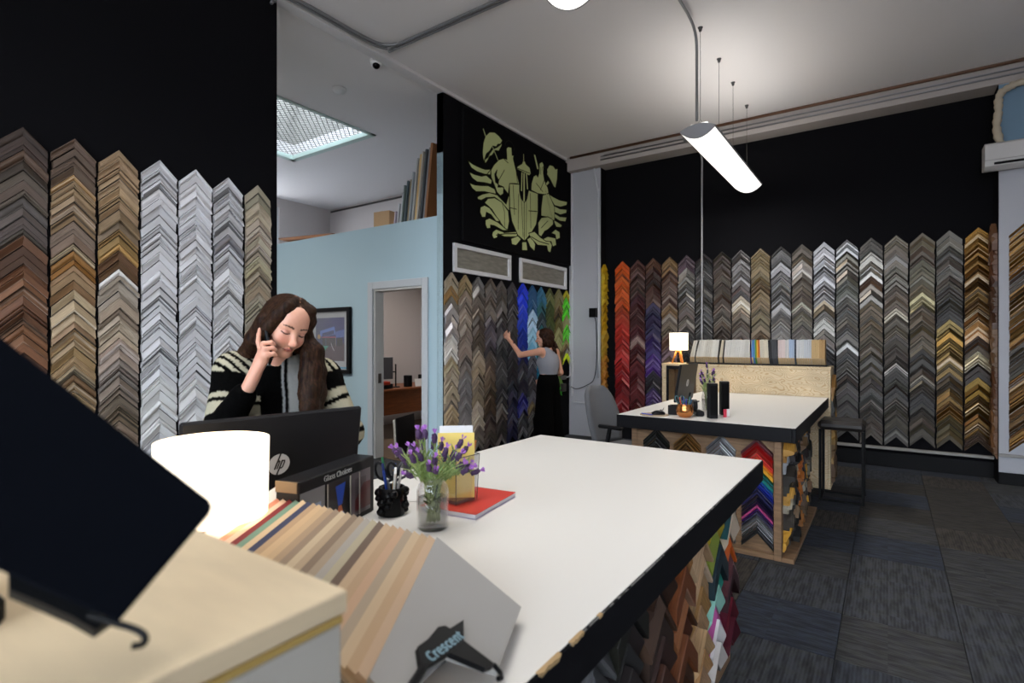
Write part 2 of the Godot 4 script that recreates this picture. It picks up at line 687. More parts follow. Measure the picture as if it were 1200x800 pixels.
	bx(st, -7.2, WX - 0.09, -0.011, 0.0, -7.38, -4.68)
	var wf := mk("office_floor", hx("6d5945"), 0.5)
	struct("trim_6", st, wf, "brown wood floor of the office")
	# back wall recess and its pilasters
	st = S()
	bx(st, -3.56, 0.93, 0, CEIL, ZB - 0.15, ZB)
	struct("wall_back", st, black, "black back wall behind the long row of columns")
	st = S()
	bx(st, WX, -3.56, 0, CEIL, ZB - 0.15, ZL, 0.004)
	struct("wall_back_left", st, grey, "grey pillar in the far left corner")
	st = S()
	bx(st, -3.56, -3.555, 0, 4.07, ZB, ZL)
	bx(st, 0.925, 0.93, 0, 4.07, ZB, ZP)
	struct("trim_7", st, black, "black side faces of the recess")
	st = S()
	bx(st, 0.93, 3.7, 0.12, CEIL, ZB - 0.15, ZP, 0.004)
	struct("wall_back_right", st, grey, "grey pillar at the right end of the back wall")
	st = S()
	bx(st, 0.93, 3.7, 0, 0.12, ZB - 0.15, ZP + 0.012, 0.003)
	bx(st, -3.55, 0.925, 0, 0.17, ZB, ZB + 0.02, 0.003)
	struct("baseboard_back", st, mk("base_black", hx("0f0f11"), 0.5), "black baseboard under the back wall")
	st = S()
	bx(st, -3.55, 0.925, 0.205, 0.235, ZB, ZB + 0.05, 0.003)
	bx(st, 0.93, 3.7, 0.28, 0.31, ZP, ZP + 0.02, 0.003)
	struct("trim_1", st, mk("ledge_grey", hx("8f8c88"), 0.5), "pale ledge rail under the back wall columns")
	st = S()
	bx(st, WX, 3.7, 4.07, CEIL, ZB, ZP + 0.01, 0.004)
	struct("trim_2", st, mk("soffit", hx("a9a19c"), 0.85), "pale soffit above the back wall")
	# trim where the ceilings meet over the opening
	st = S()
	bx(st, WX - 0.09, WX + 0.03, CEIL - 0.035, CEIL, -7.38, 1.0, 0.004)
	struct("trim_3", st, mk("seam_white", hx("cfcccb"), 0.7), "pale trim line along the ceiling above the left walls")
	# right wall, and the front wall with its shop window behind the camera
	st = S()
	bx(st, 3.5, 3.7, 0, CEIL, -7.38, 3.5)
	struct("wall_right", st, grey, "grey right side wall")
	st = S()
	bx(st, -10.2, -3.6, 0, CEIL, 3.5, 3.7)
	bx(st, 3.2, 3.7, 0, CEIL, 3.5, 3.7)
	bx(st, -3.6, 3.2, 0, 0.3, 3.5, 3.7)
	bx(st, -3.6, 3.2, 3.8, CEIL, 3.5, 3.7)
	struct("wall_front", st, white, "front wall with the shop window")
	var sw := structs("window_2", "wide shop window behind the viewer")
	st = S()
	for xx in [-3.6, -1.35, 0.9, 3.14]:
		bx(st, xx, xx + 0.06, 0.3, 3.8, 3.55, 3.63, 0.004)
	bx(st, -3.6, 3.2, 0.3, 0.36, 3.54, 3.64, 0.004)
	bx(st, -3.6, 3.2, 3.74, 3.8, 3.54, 3.64, 0.004)
	put("window_frame", st, mk("frame_dark", hx("2a2a2c"), 0.4, 0.5), sw)
	st = S()
	bx(st, -3.58, 3.18, 0.32, 3.78, 3.588, 3.594)
	put("pane", st, gl, sw)
	# two clerestory windows on the emblem wall
	for q in [[-4.72, -5.86, 2], [-6.08, -7.36, 3]]:
		var tw := structs("window_%d" % (q[2] + 1), "%s long narrow white framed window above the sample columns" % ("left" if q[2] == 2 else "right"))
		var za: float = q[0]
		var zb: float = q[1]
		st = S()
		bx(st, WX, WX + 0.035, 2.25, 2.30, zb, za, 0.004)
		bx(st, WX, WX + 0.035, 2.53, 2.58, zb, za, 0.004)
		bx(st, WX, WX + 0.0345, 2.30, 2.53, zb, zb + 0.05, 0.003)
		bx(st, WX, WX + 0.0345, 2.30, 2.53, za - 0.05, za, 0.003)
		put("window_frame", st, mk("vent_white", hx("d4d4d6"), 0.5), tw)
		st = S()
		bx(st, WX, WX + 0.008, 2.30, 2.53, zb + 0.05, za - 0.05)
		var fg := mk("frosted", hx("8f8b80"), 0.35)
		if fg.albedo_texture == null:
			fg.albedo_texture = tex(noise_img(64, 128, 0.8, 8.0, 0.8, 1.0, 21))
			fg.uv1_triplanar = true
			fg.uv1_scale = Vector3(1, 3, 1)
		put("pane", st, fg, tw)

func pendant(z0: float, z1: float, label: String, hooks: Array, x := -1.39, power := PEND) -> void:
	var y := 3.33
	var t := thing("pendant_light", label, "light", Vector3(x, y, (z0 + z1) / 2))
	var L := absf(z1 - z0)
	var hwid := 0.15
	var white := glow("tube_glow", Color(1.0, 0.985, 0.96), 1.6)
	var shell := mk("lamp_shell", hx("8d8d90"), 0.5)
	var arc: Array[Vector2] = []
	for i in 13:
		var a := -1.0 + i / 6.0
		arc.append(Vector2(a * hwid, -0.075 * (1.0 - a * a)))
	for h in 2:
		var st := S()
		var za := -L / 2 + h * L / 2 + 0.006
		var zb := za + L / 2 - 0.012
		for i in 12:
			var p := arc[i]
			var q := arc[i + 1]
			quad(st, Vector3(p.x, p.y, za), Vector3(p.x, p.y, zb), Vector3(q.x, q.y, zb), Vector3(q.x, q.y, za))
		put("diffuser", st, white, t)
	var st := S()
	for i in 12:
		var p := Vector2(arc[i].x, -arc[i].y * 0.55 + 0.012)
		var q := Vector2(arc[i + 1].x, -arc[i + 1].y * 0.55 + 0.012)
		quad(st, Vector3(p.x, p.y, L / 2), Vector3(p.x, p.y, -L / 2), Vector3(q.x, q.y, -L / 2), Vector3(q.x, q.y, L / 2))
	bx(st, -hwid - 0.004, -hwid + 0.002, -0.004, 0.014, -L / 2, L / 2)
	bx(st, hwid - 0.002, hwid + 0.004, -0.004, 0.014, -L / 2, L / 2)
	put("housing", st, shell, t)
	st = S()
	box(st, Vector3(0, 0.062, 0), Vector3(hwid, 0.03, L - 0.1), 0.004)
	put("upper_diffuser", st, white, t)
	var poly := PackedVector2Array()
	for p in arc: poly.append(Vector2(p.x * 1.01, p.y - 0.002))
	for i in range(12, -1, -1): poly.append(Vector2(arc[i].x * 1.01, -arc[i].y * 0.55 + 0.014))
	for sgn in [-1.0, 1.0]:
		st = S()
		slab(st, poly, sgn * L / 2 - 0.004, sgn * L / 2 + 0.004)
		put("end_plate", st, shell, t)
	st = S()
	for i in 12:
		quad(st, Vector3(arc[i].x, arc[i].y - 0.003, -0.006), Vector3(arc[i].x, arc[i].y - 0.003, 0.006), Vector3(arc[i + 1].x, arc[i + 1].y - 0.003, 0.006), Vector3(arc[i + 1].x, arc[i + 1].y - 0.003, -0.006))
	put("joint_band", st, mk("joint", hx("c9c9cc"), 0.5), t)
	for hz in hooks:
		var lz: float = hz - (z0 + z1) / 2
		st = S()
		tube(st, [Vector3(0, CEIL - y - 0.01, lz), Vector3(0, 0.12, lz)], 0.0022, 5)
		tube(st, [Vector3(0, 0.12, lz), Vector3(-0.05, 0.04, lz)], 0.0018, 4)
		tube(st, [Vector3(0, 0.12, lz), Vector3(0.05, 0.04, lz)], 0.0018, 4)
		put("hanging_wire", st, mk("wire", hx("55534f"), 0.5, 0.6), t)
		st = S()
		lathe(st, Vector3(0, CEIL - y - 0.035, lz), [Vector2(0, 0), Vector2(0.012, 0), Vector2(0.016, 0.02), Vector2(0.024, 0.036), Vector2(0, 0.036)], 10)
		put("ceiling_anchor", st, mk("anchor", hx("4b4a4a"), 0.4, 0.6), t)
	area_light("pendant_lamp", Vector3(x, y - 0.085, (z0 + z1) / 2), Vector2(hwid * 2, L), Vector3(-PI / 2, 0, 0), Color(1.0, 0.985, 0.965), power)
	area_light("pendant_uplight", Vector3(x, y + 0.09, (z0 + z1) / 2), Vector2(hwid, L - 0.1), Vector3(PI / 2, 0, 0), Color(1.0, 0.985, 0.965), power * UPSHARE)

const PEND := 3.75
const UPSHARE := 0.27

# all the sample columns on the walls
func build_columns() -> void:
	rng.seed = 2024
	var wood := Vector2(0.026, 0.068)
	var deep := Vector2(0.012, 0.036)
	var left := [
		["46342aw 5c463aw 4a3c36w 6a5a52w2 5e5450w2 4c443fw 7a5238w 5c3c2aw 84583aw2 7c5036w2 6e4830w 8a5c3cw2 5a4034w 6a5a54w 85543aw2 6f4a36w 8c6040w 7a5a44w 8a6a4cw 746454w 96704cw 6a5648w 8a5c40w 5e4638w 846048w", "dark walnut column at the far left"],
		["6e5848w2 b08a58w a98c6cw2 937556w 8a7462w c4ac88w 96662cw b0906ew 9c7450w c0a886w2 9a7c5aw b49874w a2865ew c2ae8cw 8a6c4cw a98a60w b6986ew 96785aw a87c58w c0a478w 8c6c50w ac8c60w b89a70w 9c8468w a4886aw", "second, tan wood column"],
		["bd9e7aw4 a08466w 8a745cw b08e58w c89c5cw 6a4c30w dcd8d4p b2a290w2 9c8c7cw c8b8a4w cebda6w b0988aw 8e8074w 82766cw 8a7c6cw 7c6e5ew2 94826ew2 a89680w 8a7a6aw 9c9088w a8a49cp a09c94p b0aca6p", "third, oak to grey column"],
		["d2d2d6p6 cccccfp8 c6c7cap8 cfcfcep6 c2c2c4p2 cbcbccp6", "wider plain white column"],
		["d6d6dap7 cfcfd2p8 c8c8cbp6 d2d2d2p6 c0c0c2s2 ccccccp4", "narrower plain white column"],
		["ccccd0p c8c8ccs2 c4c4c8p2 babac0m bcbcc0p2 d0d0d2p2 c6c6c8s c8c8cap4 d2d2d4p3 c9c9cap6 c2c2c4s c8c8c8p4", "speckled white column"],
		["9c9684p c9bea2w b4a898p2 a89c8cp c8bc9cw b09f88w2 bdb29ew2 a2947ep b4a894w3 9c9080p b6aa96w4 a49886w3", "beige column beside the blue wall"],
	]
	var see := func(p: Vector3) -> bool:
		var q := shown(p + Vector3(0, -0.06, 0))
		if q.x < -20: return false
		var lim := 372.0 + 0.78 * q.x
		if q.x > 200: lim = minf(lim, 505.0)
		if q.x > 236: lim = minf(lim, 430.0)
		if q.x > 290: lim = minf(lim, 360.0)
		return q.y < lim
	for i in 7:
		column(Vector3(WX, 2.685, -0.965 - 0.2365 * i), PI / 2, 0.1085 if i < 6 else 0.105, 0.24, left[i][0], wood, deep, left[i][1], "frame corners on the left wall", see)
	var never := func(_p: Vector3) -> bool: return false
	var mid := [
		"a09480w 967446w aaa49am bebec4m3 c0bcb6p2 a6987cw aa9c86w3 8e8474w b09878w4 9c805cw",
		"a4906cw 968676w2 8a7c70w 8c7e72w2 7e736cw 6e6a6ap3 807c7cp 5c4a38w 3a2e28w",
		"a4a2a0m 6a625cp 8a8078m 50463ew2 6c6056w 9c8a74w2 8a7c6aw2 b0a090w 948878p 5c544ep2",
		"625850w2 aca8a4m 50484cp2 3c383cp 5c5048w 6e5c4cw2 564638w2 4a3e38w 544840w2",
		"4a4440p2 5c5652p 3a3636p 3c3a3cp4 464444p3 343234p2 504a44p 6a5e54w 3c3634p3",
		"2c2a2cp3 3a3838p2 4a4848p 2a282cp4 24242cp2 1c1e34p3 1a1c36p3",
		"2238c0p2 2a40b4p2 2038a4p 182c80p2 141c4cp 2a2c34p2 1c1c28p2 181a5cp2 2c2c30p3",
		"22486ep2 a4c0d8p2 88b4cep2 64a0c0p 3c4048p2 2c2c30p2 4c5058p 5a4c34p 2a2a2cp3",
		"3a6882p 2c5a62p 1e2a34p 2a6468p2 23808ap 207090p 2c3438p2 2a3034p3",
		"5a6038p 3e4a2ap2 2c3420p 3a4028p2 3c3828p2 30302cp4",
		"6a6440p 5c4c2cp 30281cp 625a34p 8c8c5cp2 6c5c38w 6e6a3cp2 4e7028p 3ca02ap",
		"b0a428p 52c42cp3 9a9468w2 5cc832p2 a49c6cw 6c5030w b4b0a4m c0d020p",
	]
	var mid_end := [0.06, 0.06, 0.06, 0.06, 0.06, 0.06, 0.06, 0.06, 0.06, 0.06, 0.62, 1.08]
	tone = 1.14
	for i in 12:
		column(Vector3(WX, 2.235, -4.69 - 0.244 * i), PI / 2, 0.113, mid_end[i], mid[i], Vector2(0.034, 0.085), Vector2(0.015, 0.04), "", "", never, 0.006)
	var back := [
		"e86018p4 e2561ap3 b84a20p c23c1cp2 d0301cp2 c02420p4 b01c1ep4 96181cp6",
		"5c3026w2 4c2c22w2 5a3428w 46181ap3 3a1214p2 4a1416p2 c0a098s 4c1014p3 5a1416p4 641818p3 7a2a18p2",
		"6e4026w 30140ep2 6a4a42w2 2c264ap2 241a46p2 3c2a6cp2 4c2c86p2 2e2630p2 5c4680p2 382838p2",
		"9a7648w 6e4e3cw 7c5e52w2 a07e58w 948270w2 8c6654w c8aab0m 96786aw2 a4887cw 8c5868p 906850w2",
		"6e5a66p c4c0bam 908c88m2 706460p 847c74p 5a5652p 6e6256w 343234p2 3c3a38p2 504844p2",
		"302e2ep2 3e3c38p 2a2a2ap2 484440p 2e2e2cp 504e4ap 363434p2",
		"3a302ap 544438w2 6c5e54w2 463830w 7a624ew c8a878m 5a4636w 302824w2",
		"807a78m b8b4b4m 5c5252p d0c0a8m 7a6c60w 766a62w c08844m 6a5a4ew2 4c3c32w2 42362ew",
		"8c7650w2 76603ew 9a8460w 9c8c70w2 6e5438w b4a078m 8a785ew2 968668w2 6e604cw",
		"4a484ap 9a989am 8e8c8am2 8a8682p 9c9a98p 5e5a58p2 4a4848p2 3e3c3ep2",
		"6a5e4ew aca69em 6c6258w2 8a8478m 7e7870p2 6e6a64p 9a948am 504c48p2 44423fp2",
		"a8a6a8m d0d0d4m 8c8a8cm2 b0aeaem 9c9078m a6a29am2 8c8480p 6c6a6am2 7a7876m3 6e6c6cp3",
		"cfcfcfm 8c8474m 8c8478m 5a5a4ep2 6a6860p2 74706ap2 a4a29cm 4a4844p 8a8680m 4c4644p3 625e5ap3",
		"6e6a60w b4b0a6m c4beb2m 70503aw 8a847am 8c7a60w2 706250w2 8a8070m 5a5248p2 504a44p3 6a6058p2",
		"8e8674s 847e72p2 7a7468m 82705aw2 9a9080m 6a5c48w 5a4e44w2 86807am 4c443cw3 5e564cw3",
		"8c7c64w 7a6858w 8e866cw2 9c8e70w b0a27em 7c6a54w2 6a563aw 887c68s 54483cw2 847a6am 463c32w3 5a4e40w2",
		"7c7a6cp 4e463cp 645c50p2 3c342cp2 7c6a3cm a8803cm 7a6038m2 5c4a2cw 8a6a38m 9a6c34m 6a5a34w2",
		"946828m2 845a22m 6e4c22m 7c5a2cm2 7a501em2 5c401ew e8d8b0m 3a2a18w 846024m2 704c1em2 5a3c1cw",
	]
	tone = 0.84
	for i in 18:
		column(Vector3(-3.275 + 0.2395 * i, 2.655 + i * 0.001, ZB), 0.0, 0.111, 0.24, back[i], Vector2(0.026, 0.068), Vector2(0.012, 0.04), "", "", never)
	column(Vector3(-3.555, 2.62, (ZB + ZL) / 2), PI / 2, 0.075, 0.24, "e0b820p4 d4a41cp3 c89c28p3 c07c20p4 b46a20p3", Vector2(0.03, 0.07), Vector2(0.02, 0.06), "", "", never)
	column(Vector3(0.925, 2.68, (ZB + ZP) / 2), -PI / 2, 0.12, 0.24, "8a5a3cw2 6a4630w2 8a6440w2 7a4c2cw2 96643cw2", Vector2(0.03, 0.07), Vector2(0.02, 0.055), "", "", never)
	column(Vector3(1.12, 2.63, ZP), 0.0, 0.111, 0.33, "946828m2 845a22m 5c4a38w 7c5a2cm2 7a501em2 4c3a24w 46361ew 7c5420m2 6e4c22m2 a07030m", Vector2(0.02, 0.05), Vector2(0.012, 0.035), "", "", never)
	tone = 1.0

# ---------------------------------------------------------------- furniture
func wood_mat(key: String, col: Color, rough := 0.55, sc := 1.0, lo := 0.8) -> StandardMaterial3D:
	if mats.has(key): return mats[key]
	var m := mk(key, col, rough)
	m.albedo_texture = tex(noise_img(256, 256, 0.7, 26.0, lo, 1.0, key.hash() % 997, 5))
	m.uv1_triplanar = true
	m.uv1_scale = Vector3(sc, sc * 1.6, sc)
	return m

func ply_mat() -> StandardMaterial3D:
	if mats.has("plywood"): return mats["plywood"]
	var m := mk("plywood", hx("e2d0b0"), 0.55)
	var n := FastNoiseLite.new()
	n.seed = 31; n.frequency = 0.006; n.fractal_octaves = 3
	var im := Image.create(512, 256, false, Image.FORMAT_RGB8)
	for y in 256:
		for x in 512:
			var v := n.get_noise_2d(x * 0.7, y * 1.7)
			var ring := 0.5 + 0.5 * sin(v * 60.0)
			var g := 0.86 + 0.1 * v + 0.05 * n.get_noise_2d(x * 1.0, y * 30.0)
			var k := pow(ring, 6.0) * 0.16
			im.set_pixel(x, y, Color(clampf(g + 0.06 - k * 0.7, 0, 1), clampf(g + 0.04 - k * 1.1, 0, 1), clampf(g - k * 1.5, 0, 1)))
	m.albedo_texture = tex(im)
	m.uv1_triplanar = true
	m.uv1_scale = Vector3(0.9, 1.3, 0.9)
	return m

func table(z0: float, z1: float, label: String, chipped: bool) -> void:
	var x0 := -1.69
	var x1 := -0.475
	var t := thing("work_table", label, "table", Vector3((x0 + x1) / 2, 0, (z0 + z1) / 2))
	var hx_ := (x1 - x0) / 2
	var hz := absf(z1 - z0) / 2
	var st := S()
	box(st, Vector3(0, 0.894, 0), Vector3(hx_ * 2 - 0.008, 0.012, hz * 2 - 0.008), 0.002)
	var lam := mk("laminate", hx("dedbd5"), 0.45)
	put("table_top", st, lam, t)
	var blk := mk("edge_black", hx("131316"), 0.45)
	for q in [[Vector3(hx_ - 0.012, 0.852, 0), Vector3(0.024, 0.094, hz * 2)], [Vector3(-hx_ + 0.012, 0.852, 0), Vector3(0.024, 0.094, hz * 2)], [Vector3(0, 0.852, hz - 0.012), Vector3(hx_ * 2 - 0.048, 0.094, 0.024)], [Vector3(0, 0.852, -hz + 0.012), Vector3(hx_ * 2 - 0.048, 0.094, 0.024)]]:
		st = S()
		box(st, q[0], q[1], 0.003)
		put("edge_band", st, blk, t)
	st = S()
	box(st, Vector3(0, 0.872, 0), Vector3(hx_ * 2 - 0.05, 0.03, hz * 2 - 0.05))
	put("substrate", st, mk("mdf", hx("a98c68"), 0.8), t)
	if chipped:
		# worn places where the black edge has broken away
		var r := RandomNumberGenerator.new()
		r.seed = 9
		var chipm := mk("bare_chip", hx("b39468"), 0.8)
		for c in [[0.90, 0.05, 0.006], [0.80, 0.075, 0.008], [0.72, 0.02, 0.004], [1.0, 0.015, 0.003]]:
			st = S()
			var zc: float = -c[0] - (z0 + z1) / 2
			var pts := PackedVector2Array()
			for i in 9:
				pts.append(Vector2(-c[1] / 2 + c[1] * i / 8.0, -c[2] * (0.4 + r.randf() * 0.6) if i > 0 and i < 8 else 0.0))
			pts.append(Vector2(c[1] / 2, 0.004)); pts.append(Vector2(-c[1] / 2, 0.004))
			slab(st, pts, 0.0, 0.0015, Transform3D(Basis(Vector3.UP, PI / 2), Vector3(hx_, 0.8965, zc)))
			slab(st, pts, 0.0, 0.0015, Transform3D(Basis(Vector3.UP, PI / 2) * Basis(Vector3.RIGHT, -PI / 2), Vector3(hx_ - 0.002, 0.8993, zc)))
			put("chipped_spot", st, chipm, t)
		var gm := mk("scuff", hx("6d6a66"), 0.7)
		for i in 70:
			st = S()
			var zz := r.randf_range(-2.7, -0.9) - (z0 + z1) / 2
			var ln := r.randf_range(0.01, 0.07)
			box(st, Vector3(hx_ - 0.0012, 0.8978, zz), Vector3(0.0034, 0.0034, ln), 0.001)
			put("scuff_mark", st, gm, t)

func panel_box(parent: Node3D, called: String, m: Material, q: Array, bv := 0.002) -> void:
	var st := S()
	bx(st, q[0], q[1], q[2], q[3], q[4], q[5], bv)
	put(called, st, m, parent)

func build_furniture() -> void:
	var ply := ply_mat()
	var mdf := wood_mat("mdf_panel", hx("957556"), 0.7)
	table(-0.36, -2.735, "near long white work table with worn black edge", true)
	table(-3.83, -6.125, "far white work table with black edge band", false)
	# near cabinet
	var t := thing("base_cabinet", "wooden base cabinet under the near white table, hung with frame corners", "cabinet", Vector3(-1.08, 0, -1.55))
	panel_box(t, "side_panel", mdf, [0.46, 0.49, 0.0, 0.805, -1.05, 1.05])
	panel_box(t, "side_panel", mdf, [-0.49, -0.46, 0.0, 0.805, -1.05, 1.05])
	panel_box(t, "end_panel", mdf, [-0.459, 0.459, 0.0, 0.805, -1.05, -1.02])
	panel_box(t, "end_panel", mdf, [-0.459, 0.459, 0.0, 0.805, 1.02, 1.05])
	panel_box(t, "bottom_panel", mdf, [-0.459, 0.459, 0.03, 0.06, -1.019, 1.019])
	t = thing("base_cabinet", "wooden base cabinet under the far table with rainbow frame corners", "cabinet", Vector3(-1.1, 0, -5.0))
	panel_box(t, "side_panel", mdf, [0.48, 0.525, 0.0, 0.805, -0.35, 1.06])
	panel_box(t, "side_panel", mdf, [-0.525, -0.48, 0.0, 0.805, -0.35, 1.03])
	panel_box(t, "front_panel", mdf, [-0.479, 0.479, 0.0, 0.805, 1.0, 1.03])
	panel_box(t, "end_panel", mdf, [-0.479, 0.479, 0.0, 0.805, -0.35, -0.32])
	panel_box(t, "plinth", mdf, [-0.479, 0.479, 0.0, 0.035, 1.031, 1.058])
	panel_box(t, "plinth", mdf, [0.526, 0.60, 0.0, 0.03, -0.32, 1.06])
	# shelf units
	t = thing("shelf_unit", "tall plywood shelf unit behind the far table, carrying the sample trays", "cabinet", Vector3(-1.295, 0, -6.29))
	panel_box(t, "top_panel", ply, [-0.85, 0.84, 1.175, 1.2, -0.17, 0.16])
	panel_box(t, "front_panel", ply, [-0.44, 0.815, 0.0, 1.174, 0.135, 0.155])
	panel_box(t, "side_panel", ply, [0.816, 0.836, 0.0, 1.174, -0.165, 0.155])
	panel_box(t, "side_panel", ply, [-0.846, -0.80, 0.0, 1.174, -0.165, 0.155])
	panel_box(t, "divider", ply, [-0.46, -0.441, 0.0, 1.174, -0.165, 0.155])
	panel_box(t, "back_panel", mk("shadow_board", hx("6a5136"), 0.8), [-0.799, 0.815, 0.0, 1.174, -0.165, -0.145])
	panel_box(t, "shelf_board", ply, [-0.799, -0.461, 0.62, 0.64, -0.144, 0.15])
	panel_box(t, "edge_strip", mk("edge_black", hx("131316"), 0.45), [-0.799, -0.461, 1.135, 1.174, 0.13, 0.15])
	panel_box(t, "edge_strip", mk("edge_black", hx("131316"), 0.45), [-0.799, -0.775, 0.641, 1.134, 0.13, 0.15])
	t = thing("shelf_unit", "pale wooden shelf unit at the near table's end, carrying the tilted black board", "cabinet", Vector3(-1.0, 0, -0.2))
	var top := wood_mat("maple_top", hx("dcc6a2"), 0.5, 1.0, 0.94)
	panel_box(t, "top_panel", top, [-0.75, 0.552, 1.177, 1.2, -0.156, 0.40], 0.002)
	panel_box(t, "edge_strip", mk("edge_yellow", hx("b09250"), 0.6), [0.547, 0.5525, 1.169, 1.176, -0.15, 0.40], 0.001)
	panel_box(t, "side_panel", mk("shelf_side", hx("b4aea2"), 0.6), [0.53, 0.55, 0.0, 1.168, -0.15, 0.395])
	panel_box(t, "side_panel", top, [-0.745, -0.725, 0.0, 1.168, -0.15, 0.395])
	panel_box(t, "back_panel", top, [-0.724, 0.529, 0.0, 1.168, -0.15, -0.13])
	# frame corners on the cabinets
	var see1 := func(p: Vector3) -> bool:
		var q := shown(p + Vector3(0, -0.08, 0))
		return q.x > 640 and q.y < 850 and q.y > 548 + 0.92 * (890 - q.x)
	var nearc := [
		["8a8c8em2 3a3a3cp2 5a5c5em2 2a2a2cp3 6a6c6ep2", "near cabinet's grey and black column"],
		["26221ep2 1c1a1ap4 3a3028p 201c1ap4", "near cabinet's all black column"],
		["3a2418w2 2c1c14w2 4a2c18w 241812w3 34221aw2", "near cabinet's dark brown column"],
		["a07040w 7e4420w2 5a2c16w2 6e3a1cw 46281aw3 3c241aw2", "near cabinet's red brown column"],
		["c09c78w2 bd9468w2 b88850w c29a70w2 b4804aw2 c09a74w2", "near cabinet's natural wood column"],
		["a89428p 6e7a24p 22303cp2 1f8a7cp 88bca8p 4c6484p cc5ca4p d6d2cep2 b8b0a4p2", "near cabinet's many coloured column"],
		["1c464ep b8a890p c85c1cp c25418p 4a1e20p 3a1a20p 5c1224p2 4c1020p3", "near cabinet's orange to maroon column"],
	]
	rng.seed = 555
	prof_count = 3
	for i in 7:
		column(Vector3(-0.59, 0.80, -1.13 - 0.222 * i), PI / 2, 0.105, 0.05, nearc[i][0], Vector2(0.055, 0.085), Vector2(0.03, 0.055), nearc[i][1], "frame corners on the near cabinet", see1)
	prof_count = 6
	var see2 := func(p: Vector3) -> bool:
		var q := shown(p + Vector3(0, -0.05, 0))
		return q.y < 506 + 0.125 * (q.x - 635) or q.x > 868
	var farc := [
		[-0.725, "4a0c10p 8a1214p 9c1414p2 b81c14p2 cc3014p d87c1cp d8a02cp 2c7028p 1c5a2cp 1e7c78p 2a8a8ap 1a4c9cp 1c34acp 1a2c9cp2 141a5cp 121240p2 101030p2 3c1c50p 6c2060p a0306cp 5c2890p 363450p d4d4d8m2 e0e0e4m2 8c8c90m 5c5c60m 202022p2", "rainbow column under the far table"],
		[-0.963, "c4c4c8m 8a8a8ep b8b8bcm 6c6c70m c0c0c4m 9c9ca0m d0d0d4m a8a8acm 7c7c80m", "silver column under the far table"],
		[-1.195, "a87c40m 8a6030m b48a4cm 7a5428m a07438m 94682cm 6a4a26m", "gold column under the far table"],
		[-1.425, "161616p8", "black column under the far table"],
	]
	for i in 4:
		column(Vector3(farc[i][0], 0.80, -3.97), 0.0, 0.098, 0.05, farc[i][1], Vector2(0.012, 0.022), Vector2(0.02, 0.045), farc[i][2], "frame corners under the far table", see2, 0.002)
	var never := func(_p: Vector3) -> bool: return false
	for i in 9:
		column(Vector3(-0.574, 0.79, -4.06 - 0.128 * i), PI / 2, 0.058, 0.05, ["c88c30w 8a8c8ep 2a2622p3 d09838w2 b8ac98w 3a3430p2 d49a30p3", "26221ep3 6a6052w 9c7c54w 2c2a28p3 4a4038w2", "1c1a1ap2 b8a888w 302c28p3 907050w 22201ep2", "d0762cw2 c86a2cw 2a2420p2 e08c3cw2 3a3028p2", "2a2622p3 c87830w3 b06a30w2 302a26p", "8a6a48w2 3a3230p3 6a5440w2"][i % 6], Vector2(0.035, 0.08), Vector2(0.02, 0.07), "", "", never, 0.006)
	column(Vector3(-0.455, 1.12, -6.27), PI / 2, 0.12, 0.05, "a8783cw 2a2622p2 b8883cw2 8a6438w c49a58w 6a4a2cw2", Vector2(0.04, 0.075), Vector2(0.02, 0.04), "", "", never, 0.004)
	finish_bulk()

	# bar stool
	t = thing("bar_stool", "black square bar stool with padded leather seat and metal frame", "stool", Vector3(-0.345, 0, -5.85))
	var st := S()
	box(st, Vector3(0, 0.69, 0), Vector3(0.37, 0.085, 0.36), 0.03)
	put("seat", st, mk("leather", hx("2a2624"), 0.32), t)
	var stm := mk("stool_metal", hx("101011"), 0.5)
	for sx in [-1.0, 1.0]:
		for sz in [-1.0, 1.0]:
			st = S()
			box(st, Vector3(sx * 0.165, 0.325, sz * 0.155), Vector3(0.022, 0.65, 0.022), 0.002)
			put("leg", st, stm, t)
	for q in [[Vector3(0, 0.011, 0.155), Vector3(0.308, 0.02, 0.022)], [Vector3(0, 0.011, -0.155), Vector3(0.308, 0.02, 0.022)], [Vector3(0.165, 0.0111, 0), Vector3(0.022, 0.02, 0.288)], [Vector3(-0.165, 0.0111, 0), Vector3(0.022, 0.02, 0.288)]]:
		st = S()
		box(st, q[0], q[1], 0.002)
		put("floor_bar", st, stm, t)

	# office chair facing the far table
	t = thing("office_chair", "grey fabric office chair at the far table", "chair", Vector3(-2.0, 0, -4.72), deg_to_rad(78))
	var fab := mk("chair_fabric", hx("5c5d60"), 0.9)
	st = S()
	var rows: Array = []
	for j in 15:
		var v := j / 14.0
		var hw := 0.225 * (0.86 + 0.14 * sin(PI * minf(v * 1.3, 1.0))) * (1.0 - 0.5 * pow(maxf(v - 0.72, 0.0) / 0.28, 2.2))
		var row: Array[Vector3] = []
		for i in 9:
			var u := i / 4.0 - 1.0
			row.append(Vector3(u * hw, 0.50 + v * 0.52, -0.20 - 0.15 * v + 0.035 * u * u + 0.02 * sin(PI * v)))
		rows.append(row)
	for j in 14:
		for i in 8:
			quad(st, rows[j + 1][i], rows[j + 1][i + 1], rows[j][i + 1], rows[j][i])
			var off := Vector3(0, 0, -0.05)
			quad(st, rows[j][i] + off, rows[j][i + 1] + off, rows[j + 1][i + 1] + off, rows[j + 1][i] + off)
	for j in 14:
		var off := Vector3(0, 0, -0.05)
		quad(st, rows[j][0], rows[j][0] + off, rows[j + 1][0] + off, rows[j + 1][0])
		quad(st, rows[j][8] + off, rows[j][8], rows[j + 1][8], rows[j + 1][8] + off)
	for i in 8:
		var off := Vector3(0, 0, -0.05)
		quad(st, rows[14][i], rows[14][i] + off, rows[14][i + 1] + off, rows[14][i + 1])
		quad(st, rows[0][i] + off, rows[0][i], rows[0][i + 1], rows[0][i + 1] + off)
